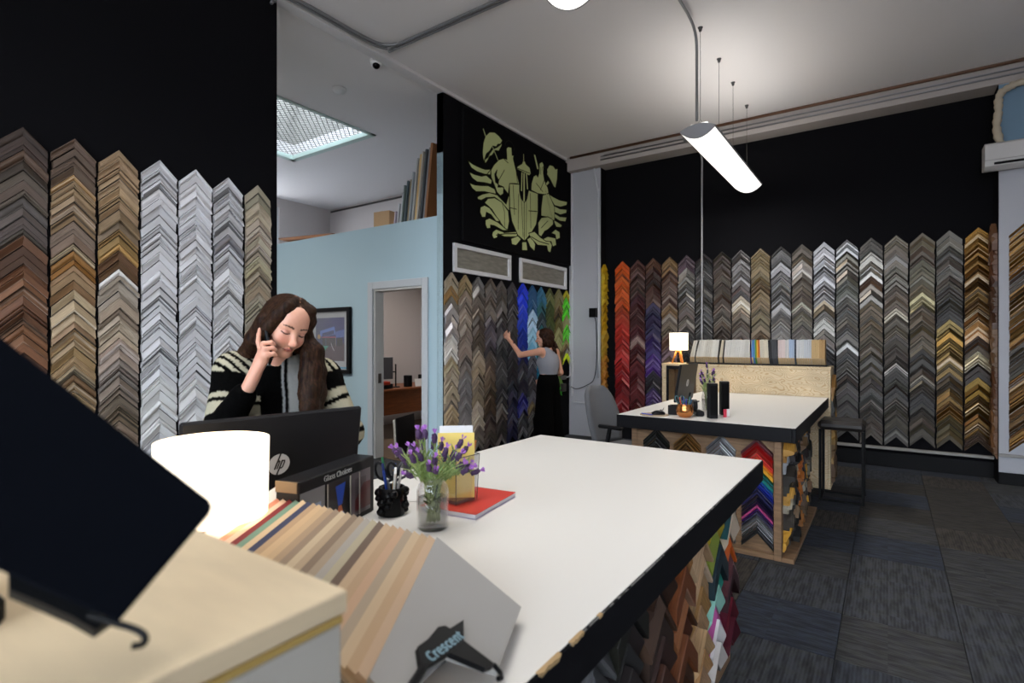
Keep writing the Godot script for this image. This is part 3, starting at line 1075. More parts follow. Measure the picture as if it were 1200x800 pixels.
	put("backrest", st, fab, t, true)
	st = S()
	box(st, Vector3(0, 0.46, 0.04), Vector3(0.48, 0.075, 0.46), 0.03)
	put("seat", st, fab, t)
	var plast := mk("chair_black", hx("151517"), 0.5)
	for sx in [-1.0, 1.0]:
		st = S()
		box(st, Vector3(sx * 0.27, 0.69, 0.04), Vector3(0.055, 0.03, 0.25), 0.01)
		tube(st, [Vector3(sx * 0.2, 0.43, 0.0), Vector3(sx * 0.27, 0.45, 0.0), Vector3(sx * 0.28, 0.5, 0.0), Vector3(sx * 0.27, 0.68, 0.03)], 0.02, 8)
		put("armrest", st, plast, t)
	st = S()
	tube(st, [Vector3(0, 0.42, 0), Vector3(0, 0.1, 0)], 0.03, 10)
	tube(st, [Vector3(0, 0.42, -0.1), Vector3(0, 0.44, -0.26), Vector3(0, 0.6, -0.29)], 0.025, 8)
	put("column", st, plast, t)
	for i in 5:
		st = S()
		var a := TAU * i / 5.0
		var d := Vector3(cos(a), 0, sin(a))
		tube(st, [Vector3(0, 0.11, 0), d * 0.28 + Vector3(0, 0.07, 0)], [0.03, 0.016], 8)
		lathe(st, d * 0.28 + Vector3(0, 0.028, 0) - d.cross(Vector3.UP) * 0.015, [Vector2(0, 0), Vector2(0.026, 0), Vector2(0.026, 0.03), Vector2(0, 0.03)], 12, Basis(Quaternion(Vector3.UP, d.cross(Vector3.UP))))
		put("castor_leg", st, plast, t)

	# emblem panel
	t = thing("emblem_panel", "large black wall panel with a pale green winged emblem and umbrella", "sign", Vector3(WX + 0.003, 3.415, -6.18), PI / 2)
	st = S()
	box(st, Vector3(0, 0, 0.015), Vector3(2.61, 1.57, 0.03), 0.003)
	put("board", st, mk("panel_black", hx("101012"), 0.85), t)
	st = S()
	var w2 := 1.295
	var h2 := 0.775
	for q in [[-w2, h2, 0, 0], [w2, h2, 1, 0], [w2, -h2, 1, 1], [-w2, h2, 0, 0], [w2, -h2, 1, 1], [-w2, -h2, 0, 1]]:
		st.set_uv(Vector2(0.5 + q[0] / 2.61, 0.5 - q[1] / 1.57))
		st.add_vertex(Vector3(q[0], q[1], 0.0308))
	var em := mk("emblem_print", Color.WHITE, 0.85)
	em.metallic_specular = 0.15
	em.albedo_texture = tex(emblem_image())
	put("emblem_print", st, em, t)

func emblem_image() -> Image:
	var im := Image.create(1024, 616, false, Image.FORMAT_RGB8)
	im.fill(hx("101012"))
	var g := hx("c2ca90")
	var shade := hx("7f8a4c")
	var dk := hx("23250f")
	var shapes := [
		"A 138,173 145,126 162,88 196,59 239,47 275,53 308,68 289,91 267,98 253,115 224,119 196,152 169,173 155,201 153,219 142,197",
		"A 155,205 183,185 196,165 224,134 260,115 289,94 304,77 300,97 275,130 246,134 217,167 196,177 183,198 162,222",
		"A 344,97 360,84 391,79 395,118 413,113 406,132 419,160 459,240 467,251 419,258 372,269 360,325 311,301 267,311 275,275 253,255 260,228 239,254 246,291 282,299 319,299 314,335 289,349 260,338 239,309 210,274 208,241 232,210 275,173 319,154 349,152",
		"A 23,243 57,250 102,252 155,251 208,237 203,266 155,274 96,277 51,270",
		"A 32,293 76,295 129,290 169,276 217,289 210,310 155,315 96,325 57,316",
		"A 36,343 76,344 129,335 183,323 239,326 253,349 155,358 89,373 57,364",
		"A 96,396 135,375 196,354 260,351 341,381 369,323 369,411 297,378 239,367 169,384 129,405 102,406",
		"A 372,269 467,251 467,292 483,325 517,336 542,312 559,262 656,259 656,364 638,434 585,490 517,542 451,521 395,459 375,392",
		"A 448,161 492,136 500,120 520,115 530,128 571,138 582,168 564,182 500,179 438,177",
		"A 611,52 629,52 669,122 647,128",
		"A 674,87 702,70 721,84 715,130 726,166 768,205 778,242 656,259 585,256 589,218 611,175 638,159 656,168 671,141",
		"A 758,99 787,67 827,61 857,74 883,62 877,129 857,184 837,179 797,148 758,128",
		"A 739,187 768,160 787,170 758,192",
		"A 768,234 827,241 908,244 1003,234 996,256 918,282 846,287",
		"A 846,290 908,295 996,282 992,304 918,328 846,327",
		"A 837,332 908,341 996,329 981,358 908,366 846,357",
		"A 827,371 877,377 939,386 924,402 867,409",
		"A 693,337 711,256 778,232 846,297 846,377 768,370 693,376",
		"A 155,411 183,385 239,370 304,379 360,413 369,463 354,510 326,506 253,459 217,432",
		"A 660,420 696,385 768,367 827,373 831,400 768,440 730,456 693,492 665,486",
		"A 122,439 155,424 196,428 239,453 289,478 253,484 210,459 169,454 162,480 135,485 118,464",
		"A 162,493 196,478 267,486 341,508 380,510 311,519 239,508 203,510 203,527 176,532 162,513",
		"A 224,540 253,523 326,528 435,505 451,530 326,549 267,542 260,564 232,573 217,558",
		"A 387,549 451,525 483,538 435,577 395,578",
		"A 542,529 585,509 629,544 620,583 576,566",
		"A 492,551 537,544 547,589 492,596",
		"A 559,494 620,475 693,501 787,501 817,522 797,569 768,563 758,535 656,545 585,518",
		"A 711,503 768,480 857,476 867,515 827,530 807,503 749,510",
		"A 807,454 857,425 908,432 912,467 867,484 857,456",
		"L5 162,86 145,61",
		"L4 222,124 267,175",
		"L4 508,83 508,118",
		"L8 492,186 487,278",
		"L10 512,186 512,328",
		"L8 537,179 547,255",
		"L6 745,229 821,372",
		"D2 487,333 503,521",
		"D3 513,338 515,540",
		"D2 537,322 534,517",
		"D2 375,392 438,388",
		"D2 406,270 419,419",
		"D2 459,303 454,493",
		"D2 576,277 582,462",
		"D2 559,373 649,360",
		"D2 427,158 448,251",
		"D2 319,156 360,167",
		"D2 275,275 326,211",
		"D2 443,172 571,168",
		"D2 683,109 689,146",
		"D2 638,206 711,237",
		"D2 129,290 169,276 217,289",
		"D2 208,237 169,276",
		"D2 183,323 155,317",
		"D2 730,165 683,234",
		"D2 304,379 326,423 326,506",
		"D2 768,391 693,443",
		"D3 253,552 326,534 435,516",
		"D3 585,509 674,523 778,522",
	]
	for s in shapes:
		var e: PackedStringArray = s.split(" ")
		var pts: Array = []
		for k in range(1, e.size()):
			var xy := e[k].split(",")
			pts.append(Vector2(504.0 + (xy[0].to_float() - 512.0) * 0.965, xy[1].to_float()))
		if e[0] == "A":
			poly_fill(im, pts, g)
			pts.append(pts[0])
			line_draw(im, pts, 4.5, dk)
		elif e[0].begins_with("L"):
			line_draw(im, pts, e[0].substr(1).to_float() * 1.3 + 2, dk)
			line_draw(im, pts, e[0].substr(1).to_float() * 1.3, g)
		else:
			line_draw(im, pts, e[0].substr(1).to_float() + 2.0, dk)
	# round hats drawn in dark outline only
	for q in [[Vector2(372, 88), 42.0], [Vector2(717, 118), 30.0]]:
		var ring: Array = []
		for k in 14: ring.append(q[0] + Vector2(cos(PI + PI * k / 13.0) * q[1], sin(PI + PI * k / 13.0) * q[1] * 0.9))
		line_draw(im, ring, 3.0, hx("2c2d24"))
	return im

# ---------------------------------------------------------------- things on the tables and walls
# flat plate through 3D points, thickness th along normal n (below the points)
func plate(st: SurfaceTool, pts: Array, n: Vector3, th: float) -> void:
	var o: Vector3 = pts[0]
	var u: Vector3 = (pts[1] - o).normalized()
	var v := n.cross(u).normalized()
	var poly := PackedVector2Array()
	for p in pts: poly.append(Vector2((p - o).dot(u), (p - o).dot(v)))
	slab(st, poly, -th, 0.0, Transform3D(Basis(u, v, n), o))

func ellipsoid(st: SurfaceTool, c: Vector3, r: Vector3, b := Basis.IDENTITY, nu := 10, nv := 7) -> void:
	for j in nv:
		for i in nu:
			var p: Array[Vector3] = []
			for k in [[0, 0], [1, 0], [1, 1], [0, 1]]:
				var th: float = PI * (j + k[1]) / nv
				var ph: float = TAU * (i + k[0]) / nu
				p.append(c + b * (Vector3(sin(th) * cos(ph), cos(th), sin(th) * sin(ph)) * r))
			if j > 0: tri(st, p[0], p[2], p[1])
			if j < nv - 1: tri(st, p[0], p[3], p[2])

func table_lamp(at: Vector3, label: String, r: float, hb: float, hs: float, power: float) -> void:
	var t := thing("table_lamp", label, "lamp", at)
	var wood := mk("lamp_wood", hx("b8742c"), 0.45)
	for k in 3:
		var st := S()
		var a := TAU * k / 3.0 + 0.6
		var d := Vector3(cos(a), 0, sin(a))
		tube(st, [d * 0.075 + Vector3(0, 0.004, 0), d * 0.02 + Vector3(0, hb, 0)], [0.009, 0.013], 10)
		put("leg", st, wood, t, true)
	var st := S()
	lathe(st, Vector3(0, hb - 0.02, 0), [Vector2(0, 0), Vector2(0.032, 0), Vector2(0.034, 0.02), Vector2(0.012, 0.035), Vector2(0.012, 0.09), Vector2(0, 0.09)], 16)
	put("socket", st, wood, t)
	st = S()
	lathe(st, Vector3(0, hb, 0), [Vector2(r * 0.97, 0.0), Vector2(r, hs), Vector2(r - 0.002, hs), Vector2(r * 0.97 - 0.002, 0.0), Vector2(r * 0.97, 0.0)], 40)
	put("lamp_shade", st, glow("shade_glow", Color(1.0, 0.96, 0.88), 1.35), t, false)
	st = S()
	ellipsoid(st, Vector3(0, hb + 0.10, 0), Vector3(0.03, 0.04, 0.03))
	put("bulb", st, glow("bulb_glow", Color(1.0, 0.9, 0.75), 2.0), t, true)
	var l := OmniLight3D.new()
	l.name = "lamp_light"
	l.position = at + Vector3(0, hb + 0.10, 0)
	l.light_color = Color(1.0, 0.88, 0.72)
	l.light_energy = power
	l.omni_range = 12.0
	l.omni_attenuation = 2.0
	l.light_size = 0.03
	l.shadow_enabled = true
	add_child(l, true)

func monitor(at: Vector3, yaw: float, w: float, h: float, label: String) -> void:
	var t := thing("computer_monitor", label, "monitor", at, yaw)
	var blk := mk("monitor_black", hx("1b1b1d"), 0.38)
	var tilt := Basis(Vector3.RIGHT, deg_to_rad(9))
	var c := Vector3(0, h / 2 + 0.015, 0)
	var st := S()
	box(st, c, Vector3(w, h, 0.022), 0.006, tilt)
	put("back_shell", st, blk, t)
	st = S()
	box(st, c + tilt * Vector3(0, 0, -0.0125), Vector3(w - 0.02, h - 0.02, 0.002), 0.0, tilt)
	var scr := mk("screen_dark", hx("30343a"), 0.15)
	put("screen", st, scr, t)
	st = S()
	box(st, Vector3(0, 0.05, 0.035), Vector3(0.07, 0.09, 0.016), 0.005, Basis(Vector3.RIGHT, 0.2))
	put("stand_neck", st, blk, t)
	st = S()
	box(st, Vector3(0, 0.006, 0.03), Vector3(0.2, 0.012, 0.12), 0.004)
	put("stand_foot", st, blk, t)
	# round silver badge with two slanted letters
	var im := Image.create(192, 192, false, Image.FORMAT_RGB8)
	var dark := hx("1b1b1d")
	var silver := hx("b9bbbf")
	im.fill(dark)
	disc_fill(im, Vector2(96, 96), 92, silver)
	var sl := func(x: float, y: float) -> Vector2: return Vector2(x - (y - 96) * 0.34, y)
	line_draw(im, [sl.call(74, 2), sl.call(74, 132)], 14, dark)
	line_draw(im, [sl.call(74, 78), sl.call(84, 66), sl.call(93, 72), sl.call(93, 132)], 12, dark)
	line_draw(im, [sl.call(112, 66), sl.call(112, 190)], 14, dark)
	line_draw(im, [sl.call(112, 68), sl.call(132, 68), sl.call(136, 80), sl.call(136, 118), sl.call(130, 130), sl.call(112, 130)], 12, dark)
	if not mats.has("badge"):
		var bm := mk("badge", Color.WHITE, 0.3, 0.2)
		bm.albedo_texture = tex(im)
	st = S()
	var lc := c + tilt * Vector3(0, -0.004, 0.0122)
	for k in 28:
		var tri3 := [Vector2.ZERO, Vector2(cos(TAU * k / 28), sin(TAU * k / 28)), Vector2(cos(TAU * (k + 1) / 28), sin(TAU * (k + 1) / 28))]
		for q in [tri3[0], tri3[2], tri3[1]]:
			st.set_uv(Vector2(0.5 + q.x * 0.48, 0.5 - q.y * 0.48))
			st.add_vertex(lc + tilt * Vector3(q.x * 0.034, q.y * 0.034, 0))
	put("badge", st, mats["badge"], t)

func lavender(at: Vector3, label: String, r: float, h: float, n: int, sd: int, reach: float) -> void:
	var g := RandomNumberGenerator.new()
	g.seed = sd
	var t := thing("lavender_bunch", label, "flowers", at)
	var stem := mk("stem_green", hx("8a9a5c"), 0.6)
	var leafm := mk("leaf_green", hx("6c8449"), 0.6)
	leafm.backlight_enabled = true
	leafm.backlight = Color(0.25, 0.3, 0.12)
	var dkp := mk("lavender_dark", hx("3a2148"), 0.7)
	var ltp := mk("lavender_light", hx("a46ac0"), 0.6)
	ltp.backlight_enabled = true
	ltp.backlight = Color(0.3, 0.18, 0.35)
	var leaves := S()
	var wet := S()
	for i in n:
		var a := g.randf() * TAU
		var sp := sqrt(g.randf()) * reach
		var hh := h * g.randf_range(0.72, 1.0) * (1.12 - 0.35 * sp / reach)
		var foot := Vector3(cos(a + g.randf()), 0, sin(a + g.randf())) * r * 0.5 * g.randf()
		foot.y = 0.02
		var neck := Vector3(cos(a), 0, sin(a)) * r * 0.55 * sqrt(g.randf()) + Vector3(0, 0.125, 0)
		var tip := Vector3(cos(a) * sp, hh, sin(a) * sp)
		var st := S()
		var path := spline([foot, neck, neck.lerp(tip, 0.5) + Vector3(0, 0.012, 0), tip], 4)
		tube(st, path, 0.0014, 5)
		var sm := put("stem", st, stem, t)
		for k in 7:
			var f := g.randf_range(0.15, 0.8)
			var p: Vector3 = neck.lerp(tip, f)
			var d := Vector3(g.randf_range(-1, 1), g.randf_range(0.5, 1.4), g.randf_range(-1, 1)).normalized()
			var sd2 := d.cross(Vector3(g.randf(), g.randf(), g.randf())).normalized() * 0.0028
			var ln := g.randf_range(0.025, 0.05)
			tri(leaves, p - sd2 * 0.3, p + d * ln * 0.5 + sd2, p + d * ln)
			tri(leaves, p - sd2 * 0.3, p + d * ln, p + d * ln * 0.5 - sd2)
		for k in 5:
			var p: Vector3 = foot.lerp(neck, g.randf_range(0.2, 0.95))
			var d := Vector3(g.randf_range(-1, 1), g.randf_range(0.4, 1.2), g.randf_range(-1, 1)).normalized()
			var sd3 := d.cross(Vector3(g.randf(), g.randf(), g.randf())).normalized() * 0.003
			var p2 := p + d * 0.02
			if Vector2(p2.x, p2.z).length() > r * 0.78: continue
			tri(wet, p - sd3, p + sd3, p2)
		if i < n * 0.72:
			var dir := (tip - neck).normalized()
			var b := Basis(Quaternion(Vector3.UP, dir))
			st = S()
			ellipsoid(st, tip, Vector3(0.0085, 0.016, 0.0085), b, 8, 6)
			for k in 10:
				var aa := k * 2.4
				ellipsoid(st, tip + b * Vector3(cos(aa) * 0.006, -0.010 + k * 0.0022, sin(aa) * 0.006), Vector3(0.0035, 0.0035, 0.0035), b, 5, 4)
			put("flower_head", st, dkp, sm)
			st = S()
			for k in 4:
				var aa := TAU * k / 4 + g.randf()
				var o2 := b * Vector3(cos(aa), 0, sin(aa))
				var base := tip + dir * 0.012
				var tp := base + dir * 0.014 + o2 * 0.007
				var s2 := dir.cross(o2) * 0.004
				tri(st, base, tp + s2, tp + dir * 0.004)
				tri(st, base, tp + dir * 0.004, tp - s2)
			put("bract", st, ltp, sm)
	var wl := put("jar_leaves", wet, mk("wet_leaf", hx("4c5a2c"), 0.6), t)
	wl.set_meta("kind", "stuff")
	var lv := put("leaves", leaves, leafm, t)
	lv.set_meta("kind", "stuff")

func glass_mat(key: String, col: Color, rough := 0.04) -> StandardMaterial3D:
	if mats.has(key): return mats[key]
	var m := mk(key, col, rough)
	m.transparency = BaseMaterial3D.TRANSPARENCY_ALPHA
	m.metallic_specular = 0.6
	return m

func jar(at: Vector3, label: String, r: float, h: float) -> void:
	var t := thing("glass_jar", label, "jar", at)
	var st := S()
	lathe(st, Vector3.ZERO, [Vector2(0, 0.0), Vector2(r * 0.86, 0.0), Vector2(r, h * 0.05), Vector2(r, h * 0.72), Vector2(r * 0.9, h * 0.84), Vector2(r * 0.8, h * 0.88), Vector2(r * 0.8, h * 0.91), Vector2(r * 0.84, h * 0.925), Vector2(r * 0.8, h * 0.94), Vector2(r * 0.84, h * 0.955), Vector2(r * 0.82, h), Vector2(r * 0.76, h), Vector2(r * 0.75, h * 0.88), Vector2(r * 0.92, h * 0.72), Vector2(r * 0.93, h * 0.07), Vector2(0, h * 0.05)], 36)
	put("glass_wall", st, glass_mat("jar_glass", Color(0.24, 0.30, 0.24, 0.07)), t, true)
	st = S()
	lathe(st, Vector3.ZERO, [Vector2(0, h * 0.06), Vector2(r * 0.9, h * 0.075), Vector2(r * 0.905, h * 0.60), Vector2(0, h * 0.60)], 32)
	put("water", st, glass_mat("jar_water", Color(0.17, 0.20, 0.06, 0.26)), t, true)

func pen(at: Vector3, top: Vector3, col: Color, label: String, called := "pen", tipc := Color(0.1, 0.1, 0.1), r := 0.004) -> void:
	var t := thing(called, label, "pen", at)
	var st := S()
	var d := top - at
	tube(st, [Vector3.ZERO, d * 0.86], r, 8)
	put("barrel", st, mk("pen_" + col.to_html(false), col, 0.4), t)
	st = S()
	tube(st, [d * 0.86, d], [r * 1.05, r * 0.9], 8)
	put("cap", st, mk("pen_" + tipc.to_html(false), tipc, 0.4), t)

func scissors(at: Vector3, top: Vector3, side: Vector3, col: Color, label: String) -> void:
	var t := thing("scissors", label, "scissors", at)
	var d: Vector3 = top - at
	var st := S()
	tube(st, [Vector3.ZERO, d * 0.62], [0.003, 0.006], 6)
	put("blade", st, mk("steel", hx("b8babd"), 0.3, 0.9), t)
	for sg in [-1.0, 1.0]:
		st = S()
		var c: Vector3 = d * 0.82 + side * 0.02 * sg
		var ring: Array = [d * 0.58]
		for k in 13:
			var a := -PI / 2 + TAU * k / 12.0
			ring.append(c + d.normalized() * sin(a) * 0.026 + side * cos(a) * 0.014 * sg)
		tube(st, ring, 0.0045, 7)
		put("handle", st, mk("handle_" + col.to_html(false), col, 0.45), t)

func mats_row() -> void:
	# near row of L-shaped mat board corners leaning on one another
	var A := Vector3(0.515, -0.06, 0.86)
	var B := Vector3(0.1997, -0.104, -0.0247)
	var n := A.cross(B).normalized()
	var ab := [[0, 0], [0, 1], [0.225, 0.85], [0.285, 0.45], [0.41, 0.27], [0.44, 0.22], [0.44, 0.0]]
	var cols := ["d8d6d2", "7c2022", "d08a70", "dcbfa4", "7a2428", "6f8f7e", "d8bc96", "3a3f5a", "b89c7c", "cdb08a", "c6aa86", "b0977a", "9a8672", "c9b698", "b6a084", "8a7866", "a89680", "a8a29a", "b4aa90", "6d5c50", "bfa688", "b69c7e", "c0a084", "a99a86", "c4ae90", "b99f80", "c2a68a", "a3a19d"]
	var nm := ["white", "dark red", "salmon", "cream pink", "deep red", "sage green", "cream", "navy", "tan", "sand", "light tan", "brown beige", "taupe", "pale cream", "beige", "dark taupe", "grey beige", "warm grey", "olive grey", "dark brown grey", "peach tan", "light brown", "rosy tan", "stone", "pale sand", "warm tan", "pinkish tan", "plain grey"]
	for i in cols.size():
		var st := S()
		var o: Vector3 = Vector3(-0.79 - 0.0226 * (cols.size() - 1 - i), 1.034, -0.86)
		if i == 0: o += Vector3(0.0, 0.014, -0.012)
		var pts: Array = []
		for k in ab.size():
			pts.append(A * ab[k][0] + B * ab[k][1])
		plate(st, pts, n, 0.0088)
		var m := solo("mat_board_sample", "%s mat board corner, %s" % [nm[i], "leftmost of the near leaning row" if i == 0 else "rightmost of the near row, facing up" if i == cols.size() - 1 else "%s from the left in the near leaning row" % ordinal(i + 1)], "mat sample", st, mk("mat_" + cols[i], hx(cols[i]), 0.85), "mat board corners in the near row")
		m.position = o
	# black rack end with lettering
	var t := thing("sample_rack", "black plastic rack end reading Crescent in the notch of the grey mat board", "rack", Vector3(-0.79, 1.034, -0.86))
	var T := func(px: float, py: float, off: float) -> Vector3:
		return on_plane(440 + px / 6.0, 700 + py / 6.0, Vector3(-0.79, 1.034, -0.86) + n * off, n) - Vector3(-0.79, 1.034, -0.86)
	var st := S()
	var pts: Array = []
	for q in [[300, 340], [370, 290], [440, 205], [490, 195], [525, 215], [620, 155], [622, 300], [600, 320], [520, 385], [360, 480], [325, 500]]:
		pts.append(T.call(q[0], q[1], 0.012))
	plate(st, pts, n, 0.01)
	put("label_plate", st, mk("rack_black", hx("111214"), 0.45), t)
	st = S()
	pts = []
	for q in [[622, 300], [840, 465], [820, 480], [775, 495], [520, 385], [600, 320]]:
		pts.append(T.call(q[0], q[1], 0.0115))
	plate(st, pts, n, 0.009)
	tube(st, [T.call(830, 470, 0.008), T.call(880, 530, 0.008), T.call(885, 565, 0.008), T.call(860, 570, 0.008)], 0.004, 6)
	put("rack_arm", st, mk("rack_black", hx("111214"), 0.45), t)
	st = S()
	tube(st, [T.call(345, 470, 0.006), T.call(300, 550, 0.006), T.call(240, 640, 0.006), T.call(180, 760, 0.006)], 0.0065, 7)
	put("rack_arm", st, mk("rack_black", hx("111214"), 0.45), t)
	# lettering
	var p0: Vector3 = T.call(372, 425, 0.0124)
	var p1: Vector3 = T.call(600, 255, 0.0124)
	var tx := MeshInstance3D.new()
	tx.name = "lettering"
	tx.mesh = text_mesh("Crescent", 0.032, 0.0006, "Droid Sans", true)
	var u := (p1 - p0).normalized()
	var v := n.cross(u).normalized()
	var sc := p0.distance_to(p1) / maxf((tx.mesh as TextMesh).get_aabb().size.x, 0.01)
	tx.transform = Transform3D(Basis(u * sc, v * sc, n), (p0 + p1) * 0.5)
	tx.material_override = mk("rack_print", hx("7fa0ac"), 0.5)
	t.add_child(tx, true)
	# support block that the row leans on
	st = S()
	bx(st, -1.25, -0.62, 0.9005, 0.915, -0.86, -0.66, 0.003)
	solo("sample_tray", "black tray under the near leaning row of mat boards", "tray", st, mk("rack_black", hx("111214"), 0.45))
	# tilted black board over the near shelf
	var bn := Vector3(0.64615, 0.75333, 0.12243)
	st = S()
	var bp: Array = []
	# outer corner slightly rounded
	var c0 := Vector3(-0.5098, 1.299, -0.2555)
	var eA := (Vector3(-0.7106, 1.4542, -0.1506) - c0).normalized()
	var eB := (Vector3(-0.4651, 1.2458, -0.164) - c0).normalized()
	for p in [c0 + eB * 0.008, c0 + eB * 0.003 + eA * 0.002, c0 + eA * 0.008, Vector3(-0.7619, 1.4938, -0.1239), Vector3(-0.70, 1.42, -0.02), Vector3(-0.5485, 1.3051, -0.0892), Vector3(-0.4651, 1.2458, -0.164)]:
		# drop each corner exactly into the board's plane
		bp.append(p - bn * (p - c0).dot(bn))
	plate(st, bp, bn.normalized(), 0.004)
	var bb := solo("mat_board_sample", "large tilted black mat board above the near wooden shelf", "mat sample", st, mk("board_black", hx("0b0d12"), 0.85))
	mats["board_black"].metallic_specular = 0.04
	st = S()
	bx(st, -0.76, -0.64, 1.2005, 1.225, -0.14, 0.0, 0.004)
	var rk := thing("sample_rack", "black hooked rack holding the tilted black board on the shelf", "rack", Vector3.ZERO)
	put("rack_base", st, mk("rack_black", hx("111214"), 0.45), rk)
	st = S()
	var wedge: Array = []
	for q in [[10, 664], [135, 722], [112, 738], [84, 722], [48, 706], [10, 690]]: wedge.append(on_plane(q[0], q[1], c0 - bn * 0.012, bn))
	plate(st, wedge, bn.normalized(), 0.012)
	put("rack_lip", st, mk("rack_black", hx("111214"), 0.45), rk)
	st = S()
	var hk: Array = []
	for q in [[104, 720], [132, 729], [156, 736], [169, 744], [168, 754], [154, 757]]: hk.append(on_plane(q[0], q[1], c0 - bn * 0.008, bn))
	tube(st, spline(hk, 4), 0.0026, 8)
	put("hook", st, mk("rack_black", hx("111214"), 0.45), rk)

func on_plane(px: float, py: float, p0: Vector3, n: Vector3) -> Vector3:
	var o := Vector3(0, EYE, 0)
	var d := Basis(Vector3.UP, YAW) * Vector3((px - 600) / 636.0, (400 - py) / 636.0, -1.0)
	return o + d * ((p0 - o).dot(n) / d.dot(n))

func far_mats() -> void:
	var g := RandomNumberGenerator.new()
	g.seed = 17
	var row: Array = []
	# [colour, name, count, lean]
	for q in [["cfc6b4", "cream", 2, 0.22], ["d8d2c4", "white", 1, 0.2], ["4a4640", "dark", 1, 0.2], ["d6d0c4", "white", 5, 0.13], ["cfc8ba", "off white", 5, 0.12], ["d8d3c8", "white", 4, 0.12], ["35322f", "black", 1, 0.1], ["cfc4ac", "cream", 2, 0.14], ["2e2c2a", "black", 1, 0.1], ["d2cec6", "white", 6, 0.1], ["d6d2cb", "off white", 6, 0.1], ["cbc7c0", "pale grey", 4, 0.1], ["6a4a86", "purple", 1, 0.0], ["5c8ac0", "light blue", 1, 0.0], ["4a7cb0", "blue", 1, 0.0], ["5c8c40", "green", 1, -0.02], ["d8a02c", "yellow", 1, -0.02], ["c86428", "orange", 1, -0.02], ["d8cdb8", "cream", 5, -0.03], ["2c2d30", "black", 2, -0.05], ["484a4e", "charcoal", 3, -0.05], ["d6c4c0", "pale pink", 4, 0.0], ["d2ccc8", "white", 2, 0.0], ["a8b8d0", "pale blue", 3, 0.0], ["3c4450", "slate", 1, 0.0], ["d4d4d4", "cool white", 4, 0.0], ["c9ccd2", "ice grey", 4, 0.0], ["c8a878", "tan", 4, 0.0], ["bd9866", "golden tan", 3, 0.0]]:
		for k in q[2]: row.append(q)
	var x := -1.845
	var dx := 1.335 / row.size()
	for i in row.size():
		var q: Array = row[i]
		var st := S()
		var hh := 0.252 + g.randf_range(-0.004, 0.004)
		slab(st, PackedVector2Array([Vector2(-0.07, 0.0), Vector2(0.03, 0.0), Vector2(0.075, 0.062), Vector2(0.075, hh), Vector2(-0.07, hh)]), -dx * 0.42, dx * 0.42, Transform3D(Basis(Vector3.FORWARD, q[3]) * Basis(Vector3.UP, -PI / 2), Vector3.ZERO))
		var low := S()
		slab(low, PackedVector2Array([Vector2(0.0302, 0.0), Vector2(0.0762, 0.062), Vector2(0.0762, 0.066), Vector2(0.073, 0.066), Vector2(0.0275, 0.0)]), -dx * 0.41, dx * 0.41, Transform3D(Basis(Vector3.FORWARD, q[3]) * Basis(Vector3.UP, -PI / 2), Vector3.ZERO))
		var c: Color = hx(q[0])
		c = c.darkened(g.randf_range(0.0, 0.07))
		var o := solo("mat_board_sample", "%s mat board corner, %s from the left on the far plywood shelf" % [q[1], ordinal(i + 1)], "mat sample", st, mk("mat_" + c.to_html(false), c, 0.85), "mat board corners on the far shelf")
		o.position = Vector3(x + dx * (i + 0.5), 1.216, -6.24)
		if hx(q[0]).v > 0.7: put("cut_edge", low, mk("core_tan", hx("c0a47c"), 0.8), o)
	for k in [[-1.87, -1.245], [-1.24, -0.49]]:
		var st := S()
		bx(st, k[0], k[1], 1.2005, 1.2145, -6.33, -6.15, 0.003)
		solo("sample_tray", "black tray under the %s mat boards on the far plywood shelf" % ("white" if k[0] < -1.5 else "coloured"), "tray", st, mk("rack_black", hx("111214"), 0.45))

